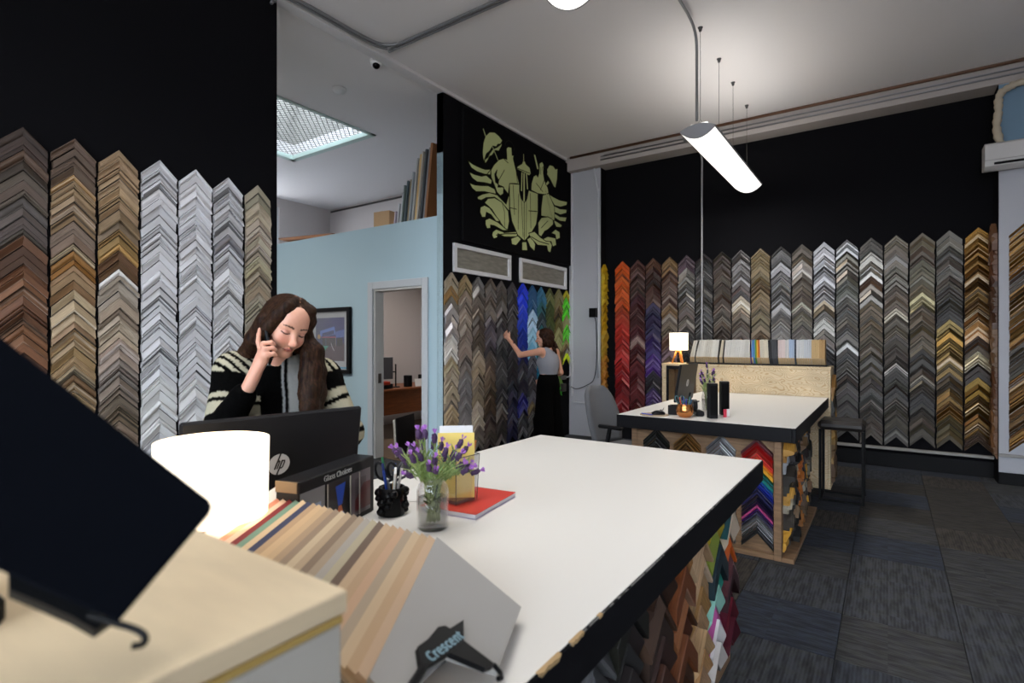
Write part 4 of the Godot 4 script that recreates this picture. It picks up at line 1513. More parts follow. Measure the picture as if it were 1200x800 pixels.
func build_items() -> void:
	table_lamp(Vector3(-1.335, 0.9, -0.665), "glowing white drum lamp on the near table behind the shelf", 0.124, 0.132, 0.182, 0.05)
	table_lamp(Vector3(-1.985, 1.2, -6.25), "small white lamp with orange wooden legs on the far plywood shelf", 0.105, 0.15, 0.20, 0.15)
	monitor(Vector3(-1.58, 0.9, -0.985), 1.402, 0.555, 0.312, "black computer monitor seen from behind, before the woman on the phone")
	monitor(Vector3(-1.50, 0.9, -4.94), PI / 2, 0.50, 0.335, "black computer monitor seen from behind on the far table")
	mats_row()
	far_mats()
	# black display case
	var yaw := atan2(0.957, -0.29)
	var t := thing("display_case", "black counter display case reading Glass Choices with three framed pictures", "display", Vector3(-1.355, 0.9, -1.015), yaw)
	var blk := mk("case_black", hx("1d1d1f"), 0.4)
	var st := S()
	box(st, Vector3(0, 0.09, -0.004), Vector3(0.36, 0.18, 0.075), 0.003)
	put("body", st, blk, t)
	st = S()
	box(st, Vector3(-0.1815, 0.165, -0.005), Vector3(0.004, 0.03, 0.07), 0.001)
	put("end_label", st, mk("kraft", hx("66543e"), 0.7), t)
	var imgs: Array = []
	for k in 3:
		var im := Image.create(96, 128, false, Image.FORMAT_RGB8)
		if k == 0:
			im.fill(hx("77787a"))
			poly_fill(im, [Vector2(18, 40), Vector2(80, 40), Vector2(80, 128), Vector2(18, 128)], hx("8c98b4"))
			poly_fill(im, [Vector2(40, 60), Vector2(70, 50), Vector2(80, 128), Vector2(30, 128)], hx("3e62b8"))
		elif k == 1:
			im.fill(hx("1c1c1e"))
			poly_fill(im, [Vector2(34, 18), Vector2(80, 14), Vector2(64, 74), Vector2(46, 76)], hx("2348a8"))
			poly_fill(im, [Vector2(48, 76), Vector2(60, 76), Vector2(74, 112), Vector2(34, 116)], hx("b8643c"))
			disc_fill(im, Vector2(60, 108), 14, hx("5060b8"))
		else:
			im.fill(hx("5f565c"))
			poly_fill(im, [Vector2(18, 20), Vector2(74, 20), Vector2(74, 128), Vector2(18, 128)], hx("4c4448"))
			poly_fill(im, [Vector2(18, 84), Vector2(60, 40), Vector2(96, 40), Vector2(96, 116), Vector2(18, 116)], hx("4c1416"))
		imgs.append(im)
	for k in 3:
		var cx: float = [-0.125, -0.01, 0.105][k]
		st = S()
		for q in [[-1, 1], [1, 1], [1, -1], [-1, 1], [1, -1], [-1, -1]]:
			st.set_uv(Vector2(0.5 + q[0] * 0.5, 0.5 - q[1] * 0.5))
			st.add_vertex(Vector3(cx + q[0] * 0.052, 0.082 + q[1] * 0.066, 0.0345))
		var pm := mk("display_print_%d" % k, Color.WHITE, 0.3)
		pm.albedo_texture = tex(imgs[k])
		put("picture", st, pm, t)
	for cx in [-0.062, 0.047, 0.095]:
		st = S()
		box(st, Vector3(cx, 0.080, 0.0355), Vector3(0.003, 0.13, 0.003))
		put("pale_bar", st, mk("pale_bar", hx("a59f94"), 0.5), t)
	var tx := MeshInstance3D.new()
	tx.name = "lettering"
	tx.mesh = text_mesh("Glass Choices", 0.021, 0.0008, "Droid Serif")
	tx.position = Vector3(-0.01, 0.163, 0.034)
	tx.material_override = mk("case_print", hx("c8c8c4"), 0.5)
	t.add_child(tx, true)
	# pens and scissors in a black holder
	var pc := Vector3(-1.300, 0.9, -1.204)
	t = thing("pen_holder", "lumpy black pen holder beside the flower jar", "pen holder", pc)
	st = S()
	lathe(st, Vector3.ZERO, [Vector2(0, 0), Vector2(0.040, 0), Vector2(0.043, 0.01), Vector2(0.038, 0.05), Vector2(0.042, 0.088), Vector2(0.036, 0.088), Vector2(0.032, 0.05), Vector2(0.034, 0.012), Vector2(0, 0.012)], 18)
	put("cup", st, mk("holder_black", hx("0f0f10"), 0.25), t, true)
	var g := RandomNumberGenerator.new()
	g.seed = 4
	for i in 16:
		var a := g.randf() * TAU
		st = S()
		ellipsoid(st, Vector3(cos(a) * 0.042, g.randf_range(0.008, 0.085), sin(a) * 0.042), Vector3(0.014, 0.012, 0.014) * g.randf_range(0.7, 1.15), Basis(Vector3.UP, a), 8, 6)
		put("ornament", st, mk("holder_black", hx("0f0f10"), 0.25), t, true)
	var pens := [["d8d4cc", "white pen standing in the black holder", "f2f2f0"], ["1c3c8c", "dark blue pen standing in the black holder", "1c2c5c"], ["1f8a4c", "green pen standing in the black holder", "146038"], ["d89820", "yellow pencil standing in the black holder", "2c58c0"], ["c8c4be", "light grey pen standing in the black holder", "4c4c4c"]]
	for i in pens.size():
		var a := TAU * i / 5.0 + 0.4
		var d := Vector3(cos(a), 0, sin(a))
		pen(pc + d * 0.008 + Vector3(0, 0.016, 0), pc + d * 0.036 + Vector3(0, 0.155 + 0.012 * (i % 3), 0), hx(pens[i][0]), pens[i][1], "pen", hx(pens[i][2]), 0.0042)
	var camright := Basis(Vector3.UP, YAW) * Vector3.RIGHT
	scissors(pc + Vector3(0.006, 0.02, 0.004), pc - camright * 0.022 + Vector3(0, 0.165, 0), camright, hx("17181a"), "black and white handled scissors at the left in the pen holder")
	scissors(pc + Vector3(-0.006, 0.02, -0.01), pc + camright * 0.012 + Vector3(0, 0.165, -0.01), camright, hx("2a2c33"), "dark handled scissors at the right in the pen holder")
	# flowers in the jar
	jar(Vector3(-1.105, 0.9, -1.185), "glass jar of greenish water holding the lavender on the near table", 0.047, 0.152)
	lavender(Vector3(-1.105, 0.9, -1.185), "purple lavender bunch in the glass jar on the near table", 0.047, 0.272, 46, 3, 0.135)
	# notebook and square vase with cards
	t = thing("notebook", "red covered spiral notebook under the square glass vase", "notebook", Vector3(-1.167, 0.9, -1.433), deg_to_rad(8))
	st = S()
	box(st, Vector3(0, 0.0085, 0), Vector3(0.205, 0.013, 0.272), 0.001)
	put("pages", st, mk("paper", hx("d6d4d8"), 0.8), t)
	st = S()
	box(st, Vector3(0, 0.0165, 0), Vector3(0.212, 0.002, 0.278), 0.0008)
	put("front_cover", st, mk("cover_red", hx("c93a2e"), 0.5), t)
	st = S()
	box(st, Vector3(0, 0.001, 0), Vector3(0.212, 0.002, 0.278), 0.0008)
	put("back_cover", st, mk("cover_back", hx("b8b0c8"), 0.6), t)
	for i in 24:
		st = S()
		var ring: Array = []
		for k in 9:
			var a := TAU * k / 8.0
			ring.append(Vector3(-0.1 + i * 0.2 / 23.0, 0.009 + sin(a) * 0.010, -0.139 + cos(a) * 0.007))
		tube(st, ring, 0.0008, 4)
		put("spiral_ring", st, mk("steel", hx("b8babd"), 0.3, 0.9), t)
	var va := Vector3(-1.192, 0.9176, -1.392)
	t = thing("glass_vase", "square clear glass vase holding yellow cards on the red notebook", "vase", va, deg_to_rad(-5))
	st = S()
	var w := 0.05
	for k in 4:
		var b := Basis(Vector3.UP, PI / 2 * k)
		var p := [Vector3(-w, 0, w), Vector3(-w * 1.12, 0.155, w * 1.12), Vector3(w * 1.12, 0.155, w * 1.12), Vector3(w, 0, w)]
		var pi_ := [Vector3(-w + .004, 0.012, w - .004), Vector3(-w * 1.12 + .004, 0.155, w * 1.12 - .004), Vector3(w * 1.12 - .004, 0.155, w * 1.12 - .004), Vector3(w - .004, 0.012, w - .004)]
		quad(st, b * p[0], b * p[1], b * p[2], b * p[3])
		quad(st, b * pi_[3], b * pi_[2], b * pi_[1], b * pi_[0])
		quad(st, b * p[1], b * pi_[1], b * pi_[2], b * p[2])
	quad(st, Vector3(-w, 0, -w), Vector3(-w, 0, w), Vector3(w, 0, w), Vector3(w, 0, -w))
	var rim := S()
	for k in 4:
		var b := Basis(Vector3.UP, PI / 2 * k)
		tube(rim, [b * Vector3(w - 0.001, 0.004, w - 0.001), b * Vector3(w * 1.12 - 0.001, 0.155, w * 1.12 - 0.001)], 0.0016, 5)
		tube(rim, [b * Vector3(-w * 1.12, 0.155, w * 1.12), b * Vector3(w * 1.12, 0.155, w * 1.12)], 0.0018, 5)
	put("glass_edge", rim, glass_mat("vase_edge", Color(0.35, 0.38, 0.38, 0.6)), t)
	put("glass_wall", st, glass_mat("vase_glass", Color(0.16, 0.18, 0.18, 0.10)), t)
	st = S()
	bx(st, -w + 0.004, w - 0.004, 0.0006, 0.0115, -w + 0.004, w - 0.004, 0.003)
	put("thick_base", st, glass_mat("vase_base", Color(0.30, 0.34, 0.34, 0.4)), t)
	var cards := [["e3c96e", "yellow card standing in the square vase, nearest the front", 0.215, 0.012, 0.122], ["e8d486", "pale yellow card standing in the square vase", 0.208, 0.004, 0.118], ["d8dade", "white paper standing at the back of the square vase", 0.236, -0.006, 0.112], ["c8ccd4", "pale blue grey paper standing in the square vase", 0.228, -0.014, 0.108]]
	for c in cards:
		st = S()
		box(st, Vector3(0, c[2] / 2, 0), Vector3(c[4], c[2], 0.0012), 0.0, Basis(Vector3.RIGHT, -0.03))
		var o := solo("card", c[1], "card", st, mk("card_" + c[0], hx(c[0]), 0.7), "cards in the square vase")
		var yb := deg_to_rad(40)
		o.rotation.y = yb
		o.position = va + Vector3(0, 0.0125, 0) + Basis(Vector3.UP, yb) * Vector3(0, 0, c[3])
	pen(va + Vector3(0.03, 0.014, -0.012), va + Vector3(0.052, 0.20, -0.04), hx("c87828"), "orange pencil leaning in the square vase", "pencil", hx("b86a20"), 0.0035)
	# loose white paper by the jar
	st = S()
	box(st, Vector3.ZERO, Vector3(0.16, 0.0012, 0.22))
	var pp := solo("paper_sheet", "loose white paper sheet behind the flower jar", "paper", st, mk("paper_white", hx("e4e2df"), 0.7))
	pp.position = Vector3(-1.36, 0.9012, -1.45)
	pp.rotation.y = 0.5
	# ---- far table
	t = thing("copper_pot", "round hammered copper pot full of pens on the far table", "pot", Vector3(-1.215, 0.9, -3.965))
	st = S()
	lathe(st, Vector3.ZERO, [Vector2(0, 0), Vector2(0.038, 0), Vector2(0.056, 0.02), Vector2(0.062, 0.045), Vector2(0.058, 0.072), Vector2(0.05, 0.09), Vector2(0.053, 0.095), Vector2(0.048, 0.095), Vector2(0.054, 0.07), Vector2(0.052, 0.03), Vector2(0, 0.01)], 28)
	put("bowl", st, mk("copper", hx("d08a50"), 0.22, 0.95), t, true)
	for i in 6:
		var a := TAU * i / 6.0
		var d := Vector3(cos(a), 0, sin(a))
		var c: String = ["2c5c7c", "2a3c9c", "c8481c", "1c1c1e", "3a3c9c", "3c6c6c"][i]
		pen(Vector3(-1.215, 0.915, -3.965) + d * 0.012, Vector3(-1.215, 1.03 + 0.008 * (i % 3), -3.965) + d * 0.05, hx(c), "%s pen standing in the copper pot" % ["teal", "blue", "red orange", "black", "violet", "grey green"][i], "pen", hx(c), 0.0042)
	scissors(Vector3(-1.225, 0.915, -3.965), Vector3(-1.262, 1.05, -3.985), camright, hx("3f6468"), "teal handled scissors in the copper pot")
	t = thing("pen_cup", "square black cup beside the copper pot", "cup", Vector3(-1.325, 0.9, -4.06))
	st = S()
	for k in 4:
		var b := Basis(Vector3.UP, PI / 2 * k)
		box(st, b * Vector3(0, 0.036, 0.033), Vector3(0.07, 0.07, 0.004) if k % 2 == 0 else Vector3(0.004, 0.07, 0.062), 0.001)
	bx(st, -0.032, 0.032, 0.0005, 0.004, -0.032, 0.032)
	put("cup_wall", st, blk, t)
	t = thing("tape_dispenser", "black lumpy desk tool behind the copper pot", "dispenser", Vector3(-1.155, 0.9, -4.10), 0.5)
	st = S()
	box(st, Vector3(0, 0.02, 0), Vector3(0.06, 0.04, 0.12), 0.01)
	put("base", st, blk, t)
	st = S()
	lathe(st, Vector3(-0.015, 0.075, 0), [Vector2(0.0, 0), Vector2(0.045, 0), Vector2(0.045, 0.03), Vector2(0, 0.03)], 18, Basis(Vector3.FORWARD, -PI / 2))
	put("wheel", st, blk, t)
	for k in 2:
		t = thing("speaker", ["slim tall black desk speaker nearer the copper pot", "slim tall black desk speaker beside the red and white packet"][k], "speaker", [Vector3(-1.035, 0.9, -4.02), Vector3(-1.01, 0.9, -4.26)][k], [0.62, 0.5][k])
		st = S()
		box(st, Vector3(0, 0.125, 0), Vector3(0.06, 0.25, 0.06), 0.004)
		put("cabinet", st, blk, t)
		st = S()
		box(st, Vector3(0, 0.13, 0.0305), Vector3(0.05, 0.21, 0.002), 0.0005)
		put("grille", st, mk("grille", hx("0c0c0d"), 0.9), t)
		st = S()
		box(st, Vector3(0, 0.2508, 0), Vector3(0.056, 0.002, 0.056), 0.0005)
		put("top_cap", st, mk("cap_grey", hx("5a524a"), 0.6), t)
	t = thing("packet", "small red and white packet leaning on the desk speaker", "packet", Vector3(-0.965, 0.9, -4.13), 0.75)
	st = S()
	box(st, Vector3(0.012, 0.03, 0), Vector3(0.022, 0.058, 0.01), 0.002)
	put("white_part", st, mk("packet_white", hx("d8d4d2"), 0.6), t)
	st = S()
	box(st, Vector3(-0.010, 0.029, 0), Vector3(0.022, 0.058, 0.011), 0.002)
	put("red_part", st, mk("packet_red", hx("c83048"), 0.6), t)
	jar(Vector3(-1.165, 0.9, -4.40), "glass jar holding flowers on the far table", 0.05, 0.16)
	lavender(Vector3(-1.165, 0.9, -4.40), "tall lavender bunch in a jar on the far table", 0.05, 0.36, 26, 8, 0.07)
	# mouse on a mat, blue pen
	st = S()
	lathe(st, Vector3(-1.44, 0.9002, -3.955), [Vector2(0, 0), Vector2(0.105, 0), Vector2(0.105, 0.004), Vector2(0, 0.004)], 30)
	solo("mouse_mat", "round tan mouse mat at the corner of the far table", "mouse mat", st, mk("mat_tan", hx("a8947a"), 0.8))
	t = thing("computer_mouse", "black computer mouse on the round tan mat", "mouse", Vector3(-1.41, 0.9045, -3.96), -0.9)
	st = S()
	ellipsoid(st, Vector3(0, 0.006, 0), Vector3(0.03, 0.026, 0.052), Basis.IDENTITY, 18, 10)
	put("shell", st, mk("mouse_black", hx("141416"), 0.3), t, true)
	st = S()
	lathe(st, Vector3(-0.004, 0.029, -0.02), [Vector2(0, 0), Vector2(0.007, 0), Vector2(0.007, 0.008), Vector2(0, 0.008)], 12, Basis(Vector3.FORWARD, -PI / 2))
	put("wheel", st, mk("cap_grey", hx("5a524a"), 0.6), t)
	pen(Vector3(-1.53, 0.9085, -3.93), Vector3(-1.43, 0.9085, -3.885), hx("3a50b8"), "blue pen lying on the round tan mat", "pen", hx("2438a0"), 0.0042)
	st = S()
	tube(st, spline([Vector3(-1.44, 0.906, -3.985), Vector3(-1.50, 0.904, -4.06), Vector3(-1.47, 0.904, -4.2), Vector3(-1.52, 0.904, -4.4)], 5), 0.002, 5)
	solo("mouse_cable", "thin black mouse cable on the far table", "cable", st, mk("cable_black", hx("161617"), 0.5))

	# ---- walls and ceiling
	# framed print on the blue wall
	t = thing("framed_picture", "black framed night scene print hanging on the blue wall", "picture", Vector3(-6.09, 1.465, -4.56))
	var fw := 0.86
	var fh := 0.86
	var fm := mk("frame_black", hx("131315"), 0.35)
	for q in [[0, fh / 2 - 0.025, fw, 0.05], [0, -fh / 2 + 0.025, fw, 0.05], [fw / 2 - 0.025, 0, 0.05, fh - 0.1], [-fw / 2 + 0.025, 0, 0.05, fh - 0.1]]:
		st = S()
		box(st, Vector3(q[0], q[1], 0.025), Vector3(q[2], q[3], 0.05), 0.004)
		put("frame_bar", st, fm, t)
	st = S()
	bx(st, -fw / 2 + 0.05, fw / 2 - 0.05, -fh / 2 + 0.05, fh / 2 - 0.05, 0.0, 0.012)
	put("mat_board", st, mk("picture_mat", hx("b4b8bc"), 0.6), t)
	st = S()
	bx(st, -fw / 2 + 0.05, fw / 2 - 0.05, -fh / 2 + 0.06, -fh / 2 + 0.085, 0.0121, 0.0135)
	put("mat_edge", st, mk("picture_blue_edge", hx("4aa0c4"), 0.5), t)
	st = S()
	for q in [[-1, 1], [1, 1], [1, -1], [-1, 1], [1, -1], [-1, -1]]:
		st.set_uv(Vector2(0.5 + q[0] * 0.5, 0.5 - q[1] * 0.5))
		st.add_vertex(Vector3(q[0] * 0.30, 0.015 + q[1] * 0.285, 0.0142))
	var pm := mk("picture_print", Color.WHITE, 0.4)
	pm.albedo_texture = tex(print_image())
	put("print", st, pm, t)
	st = S()
	bx(st, -fw / 2 + 0.05, fw / 2 - 0.05, -fh / 2 + 0.05, fh / 2 - 0.05, 0.030, 0.032)
	put("glass", st, glass_mat("picture_glass", Color(0.9, 0.93, 0.95, 0.06), 0.02), t)
	# ceiling dome camera and smoke detector
	t = thing("dome_camera", "white dome camera with black eye on the ceiling trim", "camera", Vector3(-4.24, CEIL, -3.72))
	st = S()
	lathe(st, Vector3(0, -0.05, 0), [Vector2(0, 0.0), Vector2(0.05, 0.0), Vector2(0.062, 0.02), Vector2(0.065, 0.05), Vector2(0, 0.05)], 24)
	put("base", st, mk("plastic_white", hx("d8d8d6"), 0.5), t, true)
	st = S()
	ellipsoid(st, Vector3(0.012, -0.055, 0.012), Vector3(0.038, 0.036, 0.038), Basis.IDENTITY, 16, 10)
	put("eye", st, mk("dome_black", hx("0b0b0d"), 0.1), t, true)
	st = S()
	lathe(st, Vector3(-5.05, CEIL - 0.04, -3.9), [Vector2(0, 0), Vector2(0.06, 0), Vector2(0.075, 0.02), Vector2(0.078, 0.04), Vector2(0, 0.04)], 28)
	solo("smoke_detector", "round white smoke detector on the ceiling near the skylight", "detector", st, mk("plastic_white", hx("d8d8d6"), 0.5), "", true)
	var steel := mk("conduit_steel", hx("8a8a8c"), 0.4, 0.6)
	for k in 2:
		st = S()
		var o := 0.045 * k
		tube(st, spline([Vector3(-4.02 + o, CEIL - 0.15, -2.45), Vector3(-4.03 + o, CEIL - 0.03, -2.6), Vector3(-4.02 + o, CEIL - 0.02, -3.3), Vector3(-3.98 + o, CEIL - 0.02, -3.56 + o), Vector3(-3.86 + o, CEIL - 0.02, -3.64 + o), Vector3(-3.6, CEIL - 0.02, -3.65 + o), Vector3(0.5, CEIL - 0.02, -3.65 + o), Vector3(3.45, CEIL - 0.02, -3.65 + o)], 6), 0.013, 8)
		solo("conduit", ["steel ceiling conduit bending along the trim, farther of the pair", "steel ceiling conduit bending along the trim, nearer of the pair"][k], "pipe", st, steel, "", true)
	st = S()
	tube(st, [Vector3(-4.0, CEIL - 0.02, ZP + 0.035), Vector3(3.45, CEIL - 0.02, ZP + 0.035)], 0.018, 8)
	solo("conduit", "rusty brown conduit along the ceiling above the soffit", "pipe", st, mk("conduit_rust", hx("5a3c28"), 0.6), "", true)
	for k in 2:
		st = S()
		tube(st, [Vector3(-3.5, CEIL - 0.09 - 0.05 * k, ZP + 0.022), Vector3(3.45, CEIL - 0.09 - 0.05 * k, ZP + 0.022)], 0.010, 7)
		solo("conduit", ["upper thin grey conduit along the pale soffit", "lower thin grey conduit along the pale soffit"][k], "pipe", st, steel, "", true)
	t = thing("junction_box", "steel junction box on the pale soffit", "electrical box", Vector3(-2.2, 4.19, ZP + 0.035))
	st = S()
	box(st, Vector3.ZERO, Vector3(0.13, 0.10, 0.05), 0.004)
	put("box_body", st, mk("box_steel", hx("6a6a68"), 0.5, 0.5), t)
	st = S()
	box(st, Vector3(0, 0, 0.026), Vector3(0.11, 0.08, 0.003), 0.001)
	put("cover_plate", st, mk("cover_steel", hx("7c7c7a"), 0.45, 0.5), t)
	st = S()
	box(st, Vector3(-0.04, 0.085, 0.0), Vector3(0.05, 0.07, 0.04), 0.004)
	put("upper_fitting", st, mk("fitting_dark", hx("3a3632"), 0.5, 0.4), t)
	st = S()
	tube(st, spline([Vector3(-2.15, 4.17, ZP + 0.05), Vector3(-2.10, 4.13, ZP + 0.05), Vector3(-2.09, 4.03, ZP + 0.0), Vector3(-2.09, 3.95, ZB + 0.075), Vector3(-2.09, 3.5, ZB + 0.07), Vector3(-2.09, 1.25, ZB + 0.07)], 6), 0.0125, 8)
	solo("conduit", "pale vertical conduit running down before the back wall columns", "pipe", st, mk("conduit_pale", hx("a8a8aa"), 0.4, 0.4), "", true)
	st = S()
	tube(st, spline([Vector3(-1.39, 3.40, -4.88), Vector3(-1.39, 3.9, -4.88), Vector3(-1.39, 4.09, -4.87), Vector3(-1.39, 4.18, -4.80), Vector3(-1.39, 4.215, -4.66), Vector3(-1.39, 4.222, -4.4), Vector3(-1.39, 4.222, -2.75)], 6), 0.0125, 8)
	solo("conduit", "steel conduit dropping from the ceiling to the far pendant light", "pipe", st, steel, "", true)
	# left pillar: white raceway, corner strip, thermostat and cables
	st = S()
	tube(st, spline([Vector3(-3.66, 4.1, ZL + 0.02), Vector3(-3.64, 3.95, ZL + 0.02), Vector3(-3.59, 3.7, ZL + 0.02), Vector3(-3.585, 3.5, ZL + 0.02), Vector3(-3.585, 0.9, ZL + 0.02)], 5), 0.014, 8)
	solo("conduit", "white conduit running down the grey corner pillar", "pipe", st, mk("conduit_white", hx("c4c6ca"), 0.4), "", true)
	t = thing("wall_speaker", "small black speaker box fixed to the grey corner pillar", "speaker", Vector3(-3.66, 1.885, ZL + 0.04))
	st = S()
	box(st, Vector3.ZERO, Vector3(0.12, 0.14, 0.08), 0.008)
	put("box_body", st, blk, t)
	st = S()
	box(st, Vector3(0, 0, 0.0405), Vector3(0.1, 0.12, 0.003), 0.001)
	put("grille", st, mk("grille", hx("0c0c0d"), 0.9), t)
	st = S()
	tube(st, spline([Vector3(-3.645, 1.815, ZL + 0.03), Vector3(-3.63, 1.7, ZL + 0.012), Vector3(-3.62, 1.2, ZL + 0.012), Vector3(-3.66, 0.9, ZL + 0.012), Vector3(-3.75, 0.8, ZL + 0.014), Vector3(-3.95, 0.72, ZL + 0.014), Vector3(-4.04, 0.75, ZL + 0.05)], 6), 0.006, 6)
	solo("cable", "black cable hanging from the small pillar speaker", "cable", st, mk("cable_black", hx("161617"), 0.5), "", true)
	st = S()
	bx(st, WX + 0.045, WX + 0.075, 0.6, 4.05, ZL + 0.0, ZL + 0.025, 0.003)
	solo("corner_raceway", "white vertical raceway in the corner beside the emblem wall", "raceway", st, mk("conduit_white", hx("c4c6ca"), 0.4))
	st = S()
	bx(st, -4.02, -3.58, 0.50, 0.52, ZL, ZL + 0.025, 0.003)
	solo("wall_rail", "pale lower rail on the grey corner pillar", "rail", st, mk("conduit_white", hx("c4c6ca"), 0.4))
	t = thing("outlet_box", "steel outlet box with taps low on the emblem wall", "electrical box", Vector3(WX + 0.03, 0.80, -7.25), PI / 2)
	st = S()
	box(st, Vector3(0, 0.1, 0), Vector3(0.13, 0.06, 0.05), 0.006)
	put("box_body", st, mk("box_steel", hx("6a6a68"), 0.5, 0.5), t)
	st = S()
	box(st, Vector3(0, -0.05, 0), Vector3(0.12, 0.12, 0.05), 0.006)
	put("lower_box", st, mk("fitting_dark", hx("3a3632"), 0.5, 0.4), t)
	st = S()
	tube(st, spline([Vector3(0.06, 0.1, 0.01), Vector3(0.17, 0.11, 0.01), Vector3(0.205, 0.16, 0.01), Vector3(0.212, 0.3, 0.0), Vector3(0.212, 1.6, 0.0)], 5), 0.010, 7)
	put("riser_pipe", st, mk("conduit_white", hx("c4c6ca"), 0.4), t, true)
	# air conditioner on the right pillar
	t = thing("air_conditioner", "white wall air conditioner on the right pillar", "air conditioner", Vector3(1.27, 3.17, ZP))
	var ac := mk("ac_white", hx("c6c3c0"), 0.45)
	var prof := PackedVector2Array([Vector2(0, 0.02), Vector2(0.12, 0.0), Vector2(0.20, 0.03), Vector2(0.225, 0.09), Vector2(0.215, 0.24), Vector2(0.19, 0.26), Vector2(0, 0.26)])
	st = S()
	slab(st, prof, -0.47, 0.47, Transform3D(Basis(Vector3.BACK, Vector3.UP, Vector3.LEFT), Vector3.ZERO))
	put("casing", st, ac, t)
	st = S()
	box(st, Vector3(0.02, 0.05, 0.212), Vector3(0.84, 0.022, 0.012), 0.002, Basis(Vector3.RIGHT, 0.5))
	put("air_slot", st, mk("slot_black", hx("141416"), 0.6), t)
	st = S()
	box(st, Vector3(0.0, 0.085, 0.2235), Vector3(0.94, 0.004, 0.006), 0.001)
	put("panel_seam", st, mk("seam_grey", hx("8c8a88"), 0.6), t)
	st = S()
	var fp := spline([Vector3(0.93, 3.42, -7.25), Vector3(0.905, 3.6, -7.30), Vector3(0.92, 3.78, -7.31), Vector3(0.925, 3.92, -7.30), Vector3(0.99, 3.99, -7.30), Vector3(1.2, 4.03, -7.30), Vector3(2.2, 4.06, -7.30)], 7)
	var rad: Array = []
	for i in fp.size(): rad.append(0.034 + 0.005 * sin(i * 2.1) + 0.003 * sin(i * 5.3))
	tube(st, fp, rad, 10)
	solo("foam_pipe", "lumpy beige insulated pipe rising from the air conditioner", "pipe", st, mk("foam_beige", hx("b8ab96"), 0.9), "", true)
	st = S()
	bx(st, 0.931, 3.5, 3.45, 4.06, ZP + 0.0, ZP + 0.006)
	struct("trim_8", st, mk("pillar_blue", hx("6f8ba0"), 0.7), "blue painted strip above the air conditioner")

	# ---- loft above the office
	var bd := [[-5.08, 0.20, "b8a8b4", 0.02, "mauve"], [-5.035, 0.29, "c4c4c6", 0.02, "white wrapped"], [-4.995, 0.42, "bfc0c2", 0.022, "silvery white"], [-4.955, 0.50, "6f7a74", 0.02, "grey green"], [-4.915, 0.55, "4c5a60", 0.022, "dark teal"], [-4.87, 0.56, "8c7a58", 0.02, "brown edged"], [-4.825, 0.64, "9aa0a4", 0.022, "pale grey"], [-4.78, 0.80, "a8a8a6", 0.024, "light grey"], [-4.735, 0.84, "c8a870", 0.034, "yellow tan"], [-4.69, 0.86, "b4aca0", 0.022, "off white"], [-4.645, 0.88, "44484c", 0.03, "dark grey"], [-4.60, 0.89, "7c8084", 0.024, "blue grey"], [-4.55, 0.93, "8a5a34", 0.036, "reddish brown"]]
	for i in bd.size():
		st = S()
		var lean := -0.125
		var b := Basis(Vector3.BACK, lean)
		box(st, b * Vector3(0, bd[i][1] / 2, 0) + Vector3(0, 0.008, -0.3), Vector3(bd[i][3], bd[i][1], 0.6 - 0.02 * (i % 3)), 0.002, b)
		var o := solo("stored_board", "%s panel leaning among the boards stored on the blue wall, %s from left" % [bd[i][4], ordinal(i + 1)], "board", st, mk("panel_" + bd[i][2], hx(bd[i][2]), 0.6), "panels stored on the loft")
		o.position = Vector3(bd[i][0], 2.87, -4.74)
	t = thing("cardboard_box", "small tan cardboard box on top of the blue wall", "box", Vector3(-5.36, 2.87, -4.92), 0.12)
	st = S()
	box(st, Vector3(0, 0.125, 0), Vector3(0.26, 0.25, 0.3), 0.003)
	put("box_body", st, mk("cardboard", hx("b8946c"), 0.8), t)
	st = S()
	box(st, Vector3(0, 0.2508, 0), Vector3(0.05, 0.0012, 0.3))
	put("tape_strip", st, mk("tape", hx("a88458"), 0.4), t)
	for k in 3:
		st = S()
		box(st, Vector3.ZERO, Vector3(1.3, 0.022, 0.12), 0.002, Basis(Vector3.BACK, -0.055))
		var o := solo("wood_plank", ["lowest", "middle", "topmost"][k] + " of three brown planks lying on the blue wall", "plank", st, mk("plank_%d" % k, hx(["8a5630", "9c6a3c", "7c4a28"][k]), 0.6), "planks on the blue wall")
		o.position = Vector3(-6.75 - 0.1 * k, 2.92 + 0.026 * k, -4.75 - 0.03 * k)
	st = S()
	tube(st, spline([Vector3(-9.8, CEIL - 0.06, -7.35), Vector3(-6.2, CEIL - 0.05, -7.35), Vector3(-4.3, CEIL - 0.05, -7.35)], 3), 0.02, 7)
	solo("conduit", "dark conduit along the far loft wall under the ceiling", "pipe", st, mk("fitting_dark", hx("3a3632"), 0.5, 0.4), "", true)

	# ceiling panel of the office
	t = thing("office_light", "square white ceiling light panel inside the office", "light", Vector3(-5.7, 2.75, -6.0))
	st = S()
	box(st, Vector3(0, -0.025, 0), Vector3(0.62, 0.05, 0.62), 0.004)
	put("housing", st, mk("plastic_white", hx("d8d8d6"), 0.5), t)
	st = S()
	box(st, Vector3(0, -0.052, 0), Vector3(0.56, 0.004, 0.56))
	put("diffuser", st, glow("tube_glow", Color(1.0, 0.985, 0.96), 1.6), t)
	area_light("office_lamp", Vector3(-5.7, 2.69, -6.0), Vector2(0.56, 0.56), Vector3(-PI / 2, 0, 0), Color(1.0, 0.96, 0.93), 2.6)
	# ---- office seen through the doorway
	t = thing("office_desk", "reddish brown wooden desk in the office", "desk", Vector3(-6.45, 0, -6.1))
	var dw := wood_mat("desk_wood", hx("8a4c24"), 0.4)
	panel_box(t, "desk_top", dw, [-0.4, 0.42, 0.71, 0.74, -1.15, 1.15], 0.004)
	panel_box(t, "modesty_panel", dw, [0.36, 0.385, 0.36, 0.709, -1.1, 1.1])
	panel_box(t, "end_panel", dw, [-0.38, 0.38, 0.0, 0.709, -1.14, -1.11])
